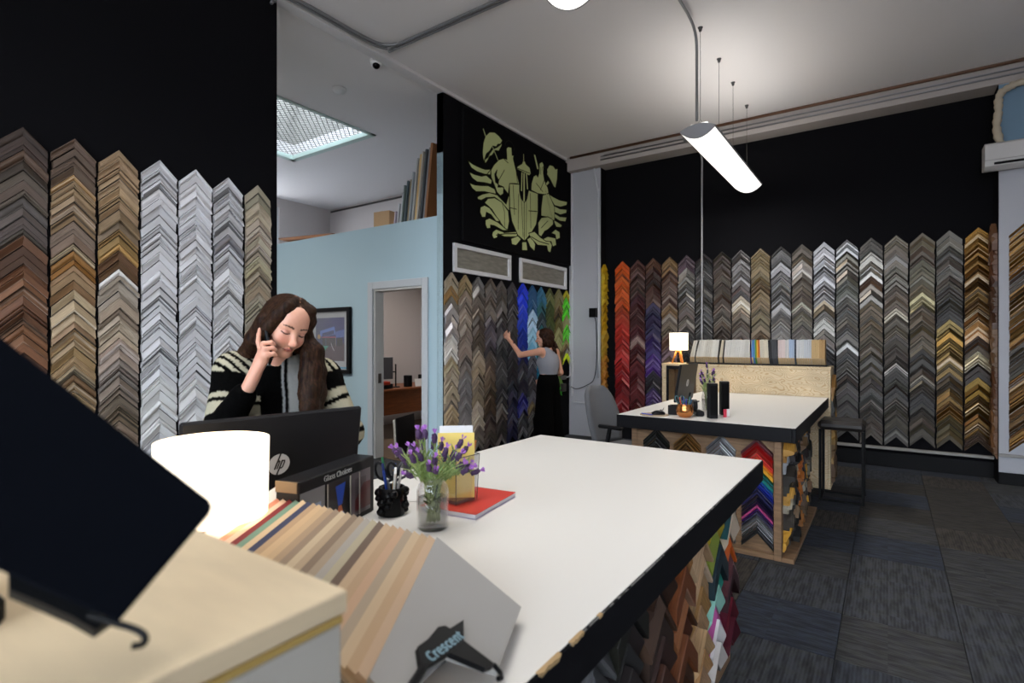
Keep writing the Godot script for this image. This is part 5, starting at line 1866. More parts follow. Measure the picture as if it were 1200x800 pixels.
	panel_box(t, "end_panel", dw, [-0.38, 0.38, 0.0, 0.709, 1.11, 1.14])
	t = thing("desk_monitor", "thin dark monitor on an arm on the office desk", "monitor", Vector3(-6.35, 0.74, -5.75), 0.9)
	st = S()
	box(st, Vector3(0, 0.30, 0), Vector3(0.24, 0.34, 0.03), 0.005, Basis(Vector3.UP, 0.3))
	put("screen_panel", st, mk("monitor_grey", hx("4a4a4e"), 0.4), t)
	st = S()
	tube(st, [Vector3(0.16, 0, -0.04), Vector3(0.16, 0.36, -0.04)], 0.012, 7)
	tube(st, [Vector3(0.16, 0.24, -0.04), Vector3(0, 0.24, -0.02)], 0.010, 7)
	box(st, Vector3(0.16, 0.008, -0.04), Vector3(0.12, 0.014, 0.12), 0.003)
	put("arm_post", st, blk, t)
	t = thing("desk_tray", "dark desk tray with a red insert on the office desk", "tray", Vector3(-6.25, 0.74, -5.55))
	st = S()
	box(st, Vector3(0, 0.04, 0), Vector3(0.26, 0.07, 0.3), 0.006)
	put("tray_body", st, blk, t)
	st = S()
	box(st, Vector3(0.1, 0.09, 0.02), Vector3(0.12, 0.05, 0.18), 0.008)
	put("red_insert", st, mk("tray_red", hx("a83018"), 0.35), t)
	for k in 2:
		t = thing("desk_speaker", ["black desk speaker left of the small card in the office", "black desk speaker right of the small card in the office"][k], "speaker", Vector3(-6.2, 0.74, [-6.08, -6.40][k]), PI / 2)
		st = S()
		box(st, Vector3(0, 0.09, 0), Vector3(0.1, 0.18, 0.1), 0.008)
		put("cabinet", st, blk, t)
		st = S()
		box(st, Vector3(0, 0.09, 0.051), Vector3(0.085, 0.16, 0.003), 0.001)
		put("grille", st, mk("grille", hx("0c0c0d"), 0.9), t)
	st = S()
	box(st, Vector3(0, 0.06, 0), Vector3(0.012, 0.12, 0.17), 0.001, Basis(Vector3.BACK, 0.15))
	var card := solo("desk_card", "small white card with dark print standing on the office desk", "card", st, mk("paper_white", hx("e4e2df"), 0.7))
	card.position = Vector3(-6.1, 0.742, -6.22)
	t = thing("mounting_board", "white board leaning in the doorway of the office", "panel", Vector3(-5.12, 0.0, -4.95), 0.35)
	st = S()
	box(st, Vector3(0, 0.24, 0), Vector3(0.03, 0.47, 0.5), 0.003, Basis(Vector3.BACK, 0.06))
	put("panel_board", st, mk("panel_pale", hx("b8b2a6"), 0.7), t)
	st = S()
	box(st, Vector3(0.03, 0.25, 0), Vector3(0.015, 0.49, 0.52), 0.002, Basis(Vector3.BACK, 0.06))
	put("panel_back", st, blk, t)
	st = S()
	lathe(st, Vector3(-5.0, 0, -5.5), [Vector2(0, 0), Vector2(0.10, 0), Vector2(0.12, 0.30), Vector2(0.114, 0.30), Vector2(0.095, 0.01), Vector2(0, 0.01)], 22)
	solo("waste_bin", "small dark waste bin on the office floor", "bin", st, mk("bin_dark", hx("26282c"), 0.4), "", true)

func print_image() -> Image:
	var im := Image.create(256, 256, false, Image.FORMAT_RGB8)
	for y in 256:
		for x in 256:
			im.set_pixel(x, y, hx("3a4466").lerp(hx("1e2270"), clampf(x / 256.0 + 0.2 * sin(y * 0.05), 0, 1)))
	poly_fill(im, [Vector2(0, 190), Vector2(256, 150), Vector2(256, 256), Vector2(0, 256)], hx("4c3240"))
	poly_fill(im, [Vector2(0, 168), Vector2(130, 158), Vector2(60, 215), Vector2(0, 222)], hx("2f9a7c"))
	poly_fill(im, [Vector2(40, 78), Vector2(170, 52), Vector2(180, 100), Vector2(40, 112)], hx("5c7cc8"))
	poly_fill(im, [Vector2(60, 92), Vector2(165, 74), Vector2(168, 98), Vector2(60, 110)], hx("26346c"))
	poly_fill(im, [Vector2(182, 84), Vector2(256, 70), Vector2(256, 116), Vector2(182, 118)], hx("4a66b4"))
	poly_fill(im, [Vector2(60, 118), Vector2(180, 118), Vector2(180, 168), Vector2(60, 168)], hx("2a2430"))
	line_draw(im, [Vector2(56, 116), Vector2(182, 116)], 4, hx("c43c6c"))
	line_draw(im, [Vector2(180, 118), Vector2(180, 172)], 3, hx("b8a890"))
	line_draw(im, [Vector2(92, 118), Vector2(92, 176)], 3, hx("3c7c9c"))
	poly_fill(im, [Vector2(190, 122), Vector2(240, 122), Vector2(240, 166), Vector2(190, 170)], hx("1c1820"))
	disc_fill(im, Vector2(30, 112), 14, hx("b8904c"))
	line_draw(im, [Vector2(140, 150), Vector2(150, 176), Vector2(168, 196)], 4, hx("c8c0c8"))
	return im

# ---------------------------------------------------------------- people: smooth distance fields meshed as surface nets
var acc_v := PackedVector3Array()
var acc_c := PackedColorArray()
var acc_i := PackedInt32Array()

func cap(a: Vector3, b: Vector3, ra: float, rb: float, k := 0.02, cut := false) -> Array:
	var ba := b - a
	return [0, a, ba, 1.0 / maxf(ba.length_squared(), 1e-9), ra, rb, k, cut]

func ell(c: Vector3, r: Vector3, k := 0.02, b := Basis.IDENTITY, cut := false) -> Array:
	return [1, c, r, b.inverse(), b.is_equal_approx(Basis.IDENTITY), 0.0, k, cut]

func moved(list: Array, t: Transform3D) -> Array:
	var out: Array = []
	for p in list:
		var q: Array = p.duplicate()
		q[1] = t * (p[1] as Vector3)
		if p[0] == 0: q[2] = t.basis * (p[2] as Vector3)
		else:
			q[3] = (t.basis * (p[3] as Basis).inverse()).inverse()
			q[4] = false
		out.append(q)
	return out

func prim_d(p: Vector3, q: Array) -> float:
	if q[0] == 0:
		var pa: Vector3 = p - q[1]
		var h := clampf(pa.dot(q[2]) * q[3], 0.0, 1.0)
		return (pa - q[2] * h).length() - (q[4] + (q[5] - q[4]) * h)
	var v: Vector3 = p - q[1]
	if not q[4]: v = q[3] * v
	var r: Vector3 = q[2]
	var k0 := (v / r).length()
	var k1 := (v / (r * r)).length()
	return k0 * (k0 - 1.0) / maxf(k1, 1e-6)

func field(p: Vector3, list: Array) -> float:
	var d := 10.0
	for q in list:
		var e := prim_d(p, q)
		var k: float = q[6]
		if q[7]:
			e = -e
			var h := maxf(k - absf(d - e), 0.0) / k
			d = maxf(d, e) + h * h * k * 0.25
		else:
			var h := maxf(k - absf(d - e), 0.0) / k
			d = minf(d, e) - h * h * k * 0.25
	return d

func nets(list: Array, lo: Vector3, hi: Vector3, cell: float, paint: Callable) -> void:
	var nx := int(ceil((hi.x - lo.x) / cell)) + 1
	var ny := int(ceil((hi.y - lo.y) / cell)) + 1
	var nz := int(ceil((hi.z - lo.z) / cell)) + 1
	var f := PackedFloat32Array()
	f.resize(nx * ny * nz)
	f.fill(9.0)
	var B := 6
	var half := B * cell * 0.5
	var diag := half * 1.733
	var sx := 1
	var sy := nx
	var sz := nx * ny
	for bz in range(0, nz, B):
		for by in range(0, ny, B):
			for bx_ in range(0, nx, B):
				var c := lo + Vector3(bx_, by, bz) * cell + Vector3.ONE * (half - cell * 0.5)
				var d := field(c, list)
				if absf(d) > diag * 1.5 + 0.01:
					if d < 0.0:
						for z in range(bz, mini(bz + B, nz)):
							for y in range(by, mini(by + B, ny)):
								for x in range(bx_, mini(bx_ + B, nx)): f[x + y * sy + z * sz] = -1.0
					continue
				var near: Array = []
				for q in list:
					var e := prim_d(c, q)
					if q[7]:
						if e < diag * 1.5 + q[6]: near.append(q)
					elif e < diag * 1.5 + maxf(d, 0.0) + 0.04 + q[6]: near.append(q)
				for z in range(bz, mini(bz + B, nz)):
					for y in range(by, mini(by + B, ny)):
						for x in range(bx_, mini(bx_ + B, nx)):
							f[x + y * sy + z * sz] = field(lo + Vector3(x, y, z) * cell, near)
	var ids := {}
	var offs := [0, sx, sy, sx + sy, sz, sx + sz, sy + sz, sx + sy + sz]
	var ed := [[0, 1], [2, 3], [4, 5], [6, 7], [0, 2], [1, 3], [4, 6], [5, 7], [0, 4], [1, 5], [2, 6], [3, 7]]
	for z in nz - 1:
		for y in ny - 1:
			for x in nx - 1:
				var at := x + y * sy + z * sz
				var m := 0
				for k in 8:
					if f[at + offs[k]] < 0.0: m |= 1 << k
				if m == 0 or m == 255: continue
				var s := Vector3.ZERO
				var n := 0
				for e in ed:
					var a: float = f[at + offs[e[0]]]
					var b: float = f[at + offs[e[1]]]
					if (a < 0.0) != (b < 0.0):
						var t := a / (a - b)
						var pa := Vector3(e[0] & 1, (e[0] >> 1) & 1, e[0] >> 2)
						var pb := Vector3(e[1] & 1, (e[1] >> 1) & 1, e[1] >> 2)
						s += pa.lerp(pb, t)
						n += 1
				var p := lo + (Vector3(x, y, z) + s / n) * cell
				ids[at] = acc_v.size()
				acc_v.append(p)
				acc_c.append((paint.call(p) as Color).srgb_to_linear())
	for at in ids:
		var inside: bool = f[at] < 0.0
		for ax in 3:
			var st: int = [sx, sy, sz][ax]
			if (f[at + st] < 0.0) == inside: continue
			var u: int = [sy, sz, sx][ax]
			var v: int = [sz, sx, sy][ax]
			if not (ids.has(at - u) and ids.has(at - v) and ids.has(at - u - v)): continue
			var q := [ids[at - u - v], ids[at - v], ids[at], ids[at - u]]
			if inside: q.reverse()
			acc_i.append_array(PackedInt32Array([q[0], q[1], q[2], q[0], q[2], q[3]]))

func nets_done(called: String, m: Material, parent: Node3D, relief := 0.0, rf := 60.0) -> MeshInstance3D:
	if relief > 0.0:
		var n := FastNoiseLite.new()
		n.seed = 3; n.frequency = rf; n.fractal_octaves = 2
		for i in acc_v.size():
			var p := acc_v[i]
			acc_v[i] = p + Vector3(n.get_noise_3dv(p), n.get_noise_3dv(p + Vector3(9, 1, 4)) * 0.3, n.get_noise_3dv(p + Vector3(3, 7, 5))) * relief
	var nr := PackedVector3Array()
	nr.resize(acc_v.size())
	for i in range(0, acc_i.size(), 3):
		var a := acc_v[acc_i[i]]
		var k := (acc_v[acc_i[i + 2]] - a).cross(acc_v[acc_i[i + 1]] - a)
		for j in 3: nr[acc_i[i + j]] += k
	for i in nr.size(): nr[i] = nr[i].normalized()
	var arr := []
	arr.resize(Mesh.ARRAY_MAX)
	arr[Mesh.ARRAY_VERTEX] = acc_v
	arr[Mesh.ARRAY_NORMAL] = nr
	arr[Mesh.ARRAY_COLOR] = acc_c
	arr[Mesh.ARRAY_INDEX] = acc_i
	var am := ArrayMesh.new()
	am.add_surface_from_arrays(Mesh.PRIMITIVE_TRIANGLES, arr)
	var o := MeshInstance3D.new()
	o.name = called
	o.mesh = am
	o.material_override = m
	parent.add_child(o, true)
	acc_v = PackedVector3Array(); acc_c = PackedColorArray(); acc_i = PackedInt32Array()
	return o

func chain(pts: Array, rs: Array, k := 0.015) -> Array:
	var out: Array = []
	for i in pts.size() - 1: out.append(cap(pts[i], pts[i + 1], rs[i], rs[i + 1], k))
	return out

const SKIN := Color(0.78, 0.585, 0.50)

func head_prims(w := 1.0) -> Array:
	var L: Array = [
		ell(Vector3(0, 0.035, -0.014), Vector3(0.072 * w, 0.079, 0.091), 0.02),
		ell(Vector3(0, -0.018, 0.018), Vector3(0.058 * w, 0.078, 0.066), 0.03),
		cap(Vector3(-0.008, -0.087, 0.057), Vector3(0.008, -0.087, 0.057), 0.0145, 0.0145, 0.025),
		cap(Vector3(-0.035, 0.020, 0.064), Vector3(0.035, 0.020, 0.064), 0.013, 0.013, 0.02),
		ell(Vector3(0, 0.055, 0.05), Vector3(0.046, 0.035, 0.034), 0.03),
	]
	for s in [-1.0, 1.0]:
		L.append(cap(Vector3(s * 0.045, -0.040, 0.0), Vector3(s * 0.009, -0.085, 0.05), 0.014, 0.012, 0.025))
		L.append(ell(Vector3(s * 0.033, -0.031, 0.054), Vector3(0.024, 0.023, 0.022), 0.02))
		L.append(ell(Vector3(s * 0.031, 0.001, 0.094), Vector3(0.017, 0.0105, 0.016), 0.012, Basis.IDENTITY, true))
		L.append(ell(Vector3(s * 0.031, -0.001, 0.0705), Vector3(0.0135, 0.0115, 0.0125), 0.004))
		L.append(ell(Vector3(s * 0.072 * w, -0.008, -0.012), Vector3(0.009, 0.030, 0.019), 0.008))
		L.append(cap(Vector3(s * 0.010, -0.0395, 0.0935), Vector3(s * 0.0085, -0.038, 0.097), 0.0066, 0.006, 0.008))
	L.append(cap(Vector3(0, 0.010, 0.078), Vector3(0, -0.030, 0.0985), 0.0065, 0.0085, 0.014))
	L.append(ell(Vector3(0, -0.0345, 0.1015), Vector3(0.0095, 0.009, 0.0095), 0.008))
	L.append(cap(Vector3(-0.013, -0.0618, 0.0785), Vector3(0, -0.0585, 0.084), 0.0038, 0.0045, 0.006))
	L.append(cap(Vector3(0.013, -0.0618, 0.0785), Vector3(0, -0.0585, 0.084), 0.0038, 0.0045, 0.006))
	L.append(cap(Vector3(-0.009, -0.0675, 0.0795), Vector3(0.009, -0.0675, 0.0795), 0.0050, 0.0050, 0.007))
	for s in [-1.0, 1.0]: L.append(cap(Vector3(0, -0.0630, 0.0865), Vector3(s * 0.017, -0.0652, 0.082), 0.0010, 0.0010, 0.002, true))
	return L

func face_paint(q: Vector3) -> Color:
	var c := SKIN
	var n := sin(q.x * 310.0) * sin(q.y * 270.0) * 0.006
	c = Color(c.r + n, c.g + n, c.b + n)
	if q.z > 0.03:
		var ch := exp(-pow((absf(q.x) - 0.036) / 0.018, 2) - pow((q.y + 0.032) / 0.018, 2))
		c = c.lerp(Color(0.80, 0.48, 0.41), 0.45 * ch)
		var ns := exp(-pow(q.x / 0.012, 2) - pow((q.y + 0.036) / 0.012, 2))
		c = c.lerp(Color(0.80, 0.50, 0.43), 0.3 * ns)
		var lt := pow(absf(q.x) / 0.020, 2)
		var mid := -0.0631 - 0.0022 * lt
		if lt < 1.0 and q.z > 0.065 and q.y < mid + 0.0068 * (1.0 - lt) + 0.0006 and q.y > mid - 0.0088 * (1.0 - lt) - 0.0004:
			c = Color(0.63, 0.38, 0.35) if absf(q.y - mid) > 0.0013 else Color(0.44, 0.23, 0.21)
		var ax := absf(q.x)
		var by := 0.0205 + 0.004 * sin(clampf((ax - 0.012) / 0.038, 0, 1) * 2.4)
		if ax > 0.012 and ax < 0.050 and absf(q.y - by) < 0.0042 - 0.002 * (ax - 0.012) / 0.038: c = c.lerp(Color(0.22, 0.13, 0.10), 0.85)
		var ly := -0.0058 + 0.0035 * pow((ax - 0.031) / 0.014, 2)
		if ax > 0.016 and ax < 0.047 and absf(q.y - ly) < 0.0028 and q.z > 0.05: c = c.lerp(Color(0.12, 0.08, 0.07), 0.85)
		elif ax > 0.017 and ax < 0.046 and q.y > ly and q.y < 0.010 and q.z > 0.05: c = c.lerp(Color(0.66, 0.46, 0.40), 0.45)
	return c

func hand(wrist: Vector3, palm: Vector3, fingers: Array, thumb: Array, width: Vector3, r := 0.0085) -> Array:
	# fingers: list of chains (knuckle, joints, tip); width: direction across the palm
	var L: Array = []
	for f in fingers:
		L.append(cap(wrist.lerp(f[0], 0.25), f[0], 0.016, 0.0115, 0.012))
		for i in f.size() - 1: L.append(cap(f[i], f[i + 1], r * (1.08 - 0.08 * i), r * (1.0 - 0.08 * i), 0.004))
	L.append(cap(palm - width * 0.026, palm + width * 0.026, 0.013, 0.013, 0.02))
	L.append(cap(wrist.lerp(palm, 0.2), thumb[0], 0.017, 0.0125, 0.014))
	for i in thumb.size() - 1: L.append(cap(thumb[i], thumb[i + 1], r * 1.15, r * (1.05 - 0.06 * i), 0.005))
	return L

func body_prims(j: Dictionary) -> Array:
	var L: Array = []
	L.append(ell(j.pelvis, Vector3(0.158, 0.125, 0.112), 0.06))
	L.append(cap(j.pelvis + Vector3(0, 0.08, 0), j.chest, 0.098, 0.108, 0.06))
	L.append(ell(j.chest, Vector3(0.142, 0.155, 0.098), 0.05))
	L.append(cap(j.rsh, j.lsh, 0.046, 0.046, 0.05))
	L.append(cap(j.neck - Vector3(0, 0.02, 0.0), j.head, 0.050, 0.046, 0.03))
	for s in ["l", "r"]:
		var sg := 1.0 if s == "l" else -1.0
		L.append(ell(j.chest + Vector3(sg * 0.062, -0.005, 0.07), Vector3(0.055, 0.055, 0.048), 0.03))
		L.append(cap(j[s + "sh"], j[s + "el"], 0.045, 0.036, 0.03))
		L.append(cap(j[s + "el"], j[s + "wr"], 0.036, 0.024, 0.015))
		L.append(cap(j[s + "hip"], j[s + "kn"], 0.082, 0.054, 0.05))
		L.append(cap(j[s + "kn"], j[s + "an"], 0.053, 0.034, 0.02))
		L.append(cap(j[s + "an"] + Vector3(0, -0.03, -0.02), j[s + "toe"], 0.034, 0.024, 0.03))
	return L

func build_woman_on_phone() -> void:
	var t := thing("person", "long haired woman in a black and cream fleece holding a phone to her ear", "person", Vector3(-1.993, 0, -1.26), deg_to_rad(68))
	var skin := mk("skin", Color.WHITE, 0.5, 0.0, true)
	skin.subsurf_scatter_enabled = true
	skin.subsurf_scatter_strength = 0.08
	var cloth := mk("cloth", Color.WHITE, 0.95, 0.0, true)
	cloth.metallic_specular = 0.2
	var hairm := mk("hair", Color.WHITE, 0.55, 0.0, true)
	hairm.metallic_specular = 0.22
	var R := Basis(Vector3.UP, 0.24) * Basis(Vector3.RIGHT, 0.36) * Basis(Vector3.BACK, -0.20)
	var ho := Vector3(0.008, 1.478, 0.198) - R * Vector3(0, 0, 0.078)
	var ht := Transform3D(R, ho)
	var hti := ht.affine_inverse()
	var j := {"pelvis": Vector3(0, 0.93, -0.04), "chest": Vector3(-0.005, 1.20, -0.025), "neck": Vector3(-0.004, 1.352, 0.015), "head": ht * Vector3(0, -0.055, -0.02),
		"rsh": Vector3(-0.165, 1.335, -0.03), "rel": Vector3(-0.225, 1.115, 0.075), "rwr": Vector3(-0.147, 1.288, 0.205),
		"lsh": Vector3(0.15, 1.305, 0.03), "lel": Vector3(0.235, 1.08, 0.10), "lwr": Vector3(0.115, 0.985, 0.285),
		"lhip": Vector3(0.085, 0.88, -0.04), "lkn": Vector3(0.10, 0.48, -0.01), "lan": Vector3(0.10, 0.085, -0.05), "ltoe": Vector3(0.12, 0.028, 0.10),
		"rhip": Vector3(-0.085, 0.88, -0.04), "rkn": Vector3(-0.10, 0.48, -0.01), "ran": Vector3(-0.10, 0.085, -0.05), "rtoe": Vector3(-0.12, 0.028, 0.10)}
	var body := body_prims(j)
	var headp := moved(head_prims(), ht)
	headp.append(cap(j.neck - Vector3(0, 0.05, 0), j.head, 0.050, 0.045, 0.025))
	var plain := func(_p: Vector3) -> Color: return SKIN
	var facep := func(p: Vector3) -> Color: return face_paint(hti * p)
	nets(body, Vector3(-0.34, -0.01, -0.25), Vector3(0.34, 1.40, 0.38), 0.015, plain)
	nets(headp, ho - Vector3(0.13, 0.17, 0.14), ho + Vector3(0.13, 0.14, 0.14), 0.0032, facep)
	# right hand round the phone: forefinger along its back, three fingers over its front edge
	var ph_top := Vector3(-0.092, 1.512, 0.138)
	var ph_bot := Vector3(-0.072, 1.374, 0.200)
	var ax := (ph_bot - ph_top).normalized()
	var nrm := Vector3(1, 0, 0)
	nrm = (nrm - ax * nrm.dot(ax)).normalized()
	var wd := ax.cross(nrm).normalized()      # across the phone
	if wd.z < 0: wd = -wd
	var pc := (ph_top + ph_bot) / 2
	var P := func(along: float, across: float, out: float) -> Vector3: return pc + ax * along + wd * across - nrm * out
	var fingers := [
		[P.call(0.034, 0.008, 0.028), P.call(-0.004, 0.016, 0.030), P.call(-0.028, 0.018, 0.024), P.call(-0.050, 0.018, 0.016)],
		[P.call(0.040, 0.022, 0.026), P.call(0.018, 0.046, 0.022), P.call(0.020, 0.052, -0.004), P.call(0.026, 0.042, -0.014)],
		[P.call(0.056, 0.022, 0.026), P.call(0.040, 0.048, 0.022), P.call(0.042, 0.053, -0.004), P.call(0.047, 0.042, -0.014)],
		[P.call(0.072, 0.018, 0.024), P.call(0.062, 0.042, 0.018), P.call(0.063, 0.048, -0.003), P.call(0.066, 0.040, -0.011)]]
	var thumb := [P.call(0.066, -0.020, 0.020), P.call(0.040, -0.042, 0.012), P.call(0.014, -0.046, -0.002)]
	var hp := hand(j.rwr, P.call(0.060, 0.006, 0.024), fingers, thumb, wd)
	hp.append(cap(j.rwr + (j.rel - j.rwr) * 0.25, j.rwr, 0.027, 0.023, 0.015))
	nets(hp, Vector3(-0.22, 1.20, 0.06), Vector3(-0.02, 1.53, 0.30), 0.0035, plain)
	# left hand resting on the table
	var lw: Vector3 = j.lwr
	var lf: Array = []
	for k in 4:
		var x := 0.03 - 0.02 * k
		lf.append([lw + Vector3(x - 0.03, -0.03, 0.075), lw + Vector3(x * 1.2 - 0.035, -0.043, 0.108 - 0.004 * absf(k - 1.5)), lw + Vector3(x * 1.25 - 0.038, -0.062, 0.128 - 0.004 * absf(k - 1.5)), lw + Vector3(x * 1.25 - 0.038, -0.076, 0.138 - 0.005 * absf(k - 1.5))])
	var lp := hand(lw, lw + Vector3(-0.03, -0.028, 0.06), lf, [lw + Vector3(-0.06, -0.035, 0.05), lw + Vector3(-0.078, -0.055, 0.075), lw + Vector3(-0.078, -0.070, 0.098)], Vector3.RIGHT)
	lp.append(cap(lw + (j.lel - lw) * 0.25, lw, 0.027, 0.023, 0.015))
	nets(lp, lw + Vector3(-0.14, -0.10, -0.08), lw + Vector3(0.08, 0.05, 0.17), 0.005, plain)
	nets_done("body", skin, t)
	# fleece
	var cream := Color(0.62, 0.60, 0.52)
	var grey := Color(0.60, 0.605, 0.59)
	var blk := Color(0.04, 0.038, 0.04)
	var sw: Array = [
		ell(j.chest, Vector3(0.172, 0.185, 0.128), 0.05), cap(Vector3(0, 0.93, -0.04), j.chest, 0.142, 0.132, 0.06),
		cap(j.rsh, j.lsh, 0.066, 0.066, 0.05), ell(Vector3(-0.002, 1.345, 0.015), Vector3(0.076, 0.058, 0.074), 0.03),
		cap(Vector3(-0.002, 1.355, 0.020), Vector3(0.0, 1.392, 0.040), 0.066, 0.066, 0.02),
		ell(j.chest + Vector3(-0.062, -0.005, 0.075), Vector3(0.07, 0.068, 0.055), 0.04), ell(j.chest + Vector3(0.062, -0.005, 0.075), Vector3(0.07, 0.068, 0.055), 0.04)]
	for s in ["l", "r"]:
		sw.append(cap(j[s + "sh"], j[s + "el"], 0.072, 0.060, 0.04))
		sw.append(cap(j[s + "el"], (j[s + "el"] as Vector3).lerp(j[s + "wr"], 0.82), 0.062, 0.044, 0.02))
	sw.append(ell(Vector3(0.0, 1.42, 0.05), Vector3(0.056, 0.06, 0.056), 0.008, Basis.IDENTITY, true))   # neck opening
	var rsh: Vector3 = j.rsh
	var rax: Vector3 = (j.rel - j.rsh).normalized()
	var lsh: Vector3 = j.lsh
	var lax: Vector3 = (j.lel - j.lsh).normalized()
	var rfa: Vector3 = j.rel
	var fleece := func(p: Vector3) -> Color:
		if p.y > 1.362 and Vector2(p.x, p.z - 0.03).length() < 0.085:
			return blk if absf(p.x + 0.004) < 0.008 and p.z > 0.03 else Color(0.55, 0.57, 0.57)
		if p.x < -0.095:
			var fore := (p - rfa).dot((j.rwr - j.rel).normalized())
			var ra := (p - rsh).dot(rax)
			var off := (p - rsh - rax * ra).length()
			var pf: Vector3 = p - rfa - (j.rwr - j.rel).normalized() * clampf(fore, 0.0, 0.2)
			if fore > 0.02 and pf.length() < 0.075 and (off > 0.078 or ra > 0.2): return blk
			if ra < 0.035:
				var w := p.x * 0.80 + p.y * 0.62 - p.z * 0.25
				return cream if fmod(w + 2.0, 0.030) < 0.0165 else blk
			if ra < 0.115: return blk
			if ra < 0.135: return cream
			if ra < 0.150: return blk
			if ra < 0.20: return cream
			return blk if fmod(ra, 0.045) < 0.02 else cream
		if p.x > 0.12:
			var la := (p - lsh).dot(lax)
			if la < 0.0: return cream if fmod(p.x + p.y * 0.6 + 2.0, 0.036) < 0.02 else blk
			if la < 0.07: return blk
			if la < 0.105: return cream
			if la < 0.122: return blk
			if la < 0.19: return cream
			return blk if fmod(la, 0.05) < 0.02 else cream
		if p.z > -0.03 and p.x > -0.018:
			if p.x < -0.009: return Color(0.62, 0.63, 0.63)
			if p.x < 0.001: return blk
			if p.x < 0.007: return Color(0.62, 0.63, 0.63)
			return grey
		if p.x > 0.0: return grey
		return blk
	nets(sw, Vector3(-0.36, 0.80, -0.26), Vector3(0.36, 1.45, 0.36), 0.007, fleece)
	nets_done("fleece_jacket", cloth, t, 0.0025, 70.0)
	# trousers and shoes
	var tr: Array = [ell(j.pelvis, Vector3(0.172, 0.14, 0.128), 0.05)]
	var sh: Array = []
	for s in ["l", "r"]:
		tr.append(cap(j[s + "hip"], j[s + "kn"], 0.098, 0.072, 0.04))
		tr.append(cap(j[s + "kn"], (j[s + "an"] as Vector3) + Vector3(0, 0.02, 0), 0.072, 0.062, 0.02))
		sh.append(cap((j[s + "an"] as Vector3) + Vector3(0, -0.045, -0.02), (j[s + "toe"] as Vector3) + Vector3(0, 0.006, 0), 0.042, 0.034, 0.02))
	nets(tr, Vector3(-0.3, 0.02, -0.28), Vector3(0.3, 1.10, 0.22), 0.016, func(_p: Vector3) -> Color: return Color(0.07, 0.075, 0.09))
	nets_done("trousers", cloth, t)
	nets(sh, Vector3(-0.22, -0.03, -0.2), Vector3(0.22, 0.14, 0.2), 0.012, func(_p: Vector3) -> Color: return Color(0.06, 0.06, 0.06))
	nets_done("shoes", cloth, t)
	# long hair parted in the middle
	var hr: Array = [
		ell(Vector3(0, 0.040, -0.018), Vector3(0.083, 0.084, 0.098), 0.02),
		ell(Vector3(0, -0.015, -0.055), Vector3(0.078, 0.09, 0.06), 0.03)]
	for s in [-1.0, 1.0]:
		hr.append_array(chain([Vector3(s * 0.016, 0.112, 0.020), Vector3(s * 0.046, 0.092, 0.046), Vector3(s * 0.065, 0.050, 0.040), Vector3(s * 0.074, -0.01, 0.022), Vector3(s * 0.076, -0.07, 0.006)], [0.014, 0.018, 0.019, 0.021, 0.024], 0.02))
	hr = moved(hr, ht)
	hr.append(moved([ell(Vector3(0, -0.026, 0.100), Vector3(0.057, 0.098, 0.068), 0.008, Basis.IDENTITY, true)], ht)[0])
	var lk: Array = []
	var a0 := ht * Vector3(0.070, -0.02, 0.022)
	lk.append_array(chain([a0, Vector3(0.088, 1.41, 0.135), Vector3(0.086, 1.345, 0.142), Vector3(0.080, 1.27, 0.158), Vector3(0.068, 1.20, 0.172), Vector3(0.060, 1.13, 0.172), Vector3(0.062, 1.085, 0.160)], [0.030, 0.036, 0.038, 0.036, 0.032, 0.022, 0.010], 0.02))
	lk.append_array(chain([a0, Vector3(0.110, 1.41, 0.09), Vector3(0.118, 1.33, 0.095), Vector3(0.112, 1.25, 0.13), Vector3(0.098, 1.17, 0.150), Vector3(0.09, 1.12, 0.15)], [0.026, 0.03, 0.03, 0.028, 0.022, 0.010], 0.02))
	lk.append_array(chain([a0, Vector3(0.062, 1.40, 0.15), Vector3(0.055, 1.32, 0.150), Vector3(0.046, 1.25, 0.162), Vector3(0.044, 1.19, 0.170)], [0.02, 0.022, 0.022, 0.018, 0.008], 0.012))
	var b0 := ht * Vector3(-0.070, 0.0, -0.03)
	lk.append_array(chain([b0, Vector3(-0.105, 1.46, 0.055), Vector3(-0.122, 1.40, -0.01), Vector3(-0.120, 1.34, -0.08), Vector3(-0.10, 1.24, -0.13)], [0.030, 0.033, 0.034, 0.036, 0.03], 0.02))
	lk.append_array(chain([ht * Vector3(0, -0.02, -0.075), Vector3(-0.01, 1.40, -0.04), Vector3(-0.02, 1.30, -0.12), Vector3(-0.02, 1.15, -0.15), Vector3(-0.02, 1.03, -0.15)], [0.06, 0.07, 0.065, 0.06, 0.03], 0.03))
	lk.append_array(chain([ht * Vector3(0.05, -0.02, -0.05), Vector3(0.07, 1.40, -0.02), Vector3(0.08, 1.30, -0.10), Vector3(0.07, 1.15, -0.14)], [0.04, 0.05, 0.05, 0.04], 0.03))
	hr.append_array(lk)
	var hn := FastNoiseLite.new()
	hn.seed = 8; hn.frequency = 1.0; hn.fractal_octaves = 2
	var hairc := func(p: Vector3) -> Color:
		var v := hn.get_noise_3d(p.x * 130.0, p.y * 9.0, p.z * 130.0)
		var c := Color(0.11, 0.074, 0.056).lerp(Color(0.245, 0.17, 0.125), clampf(0.42 + v * 0.9, 0, 1))
		var q := hti * p
		if absf(q.x) < 0.0020 and q.y > 0.085 and q.z > -0.02: c = Color(0.62, 0.46, 0.38)
		return c
	nets(hr, Vector3(-0.20, 0.98, -0.24), Vector3(0.20, 1.68, 0.26), 0.005, hairc)
	nets_done("long_hair", hairm, t, 0.0022, 90.0)
	# phone in her hand
	var base := Transform3D(Basis(Vector3.UP, deg_to_rad(68)), t.position)
	var pt := thing("mobile_phone", "dark mobile phone held against the woman's ear", "phone", Vector3.ZERO)
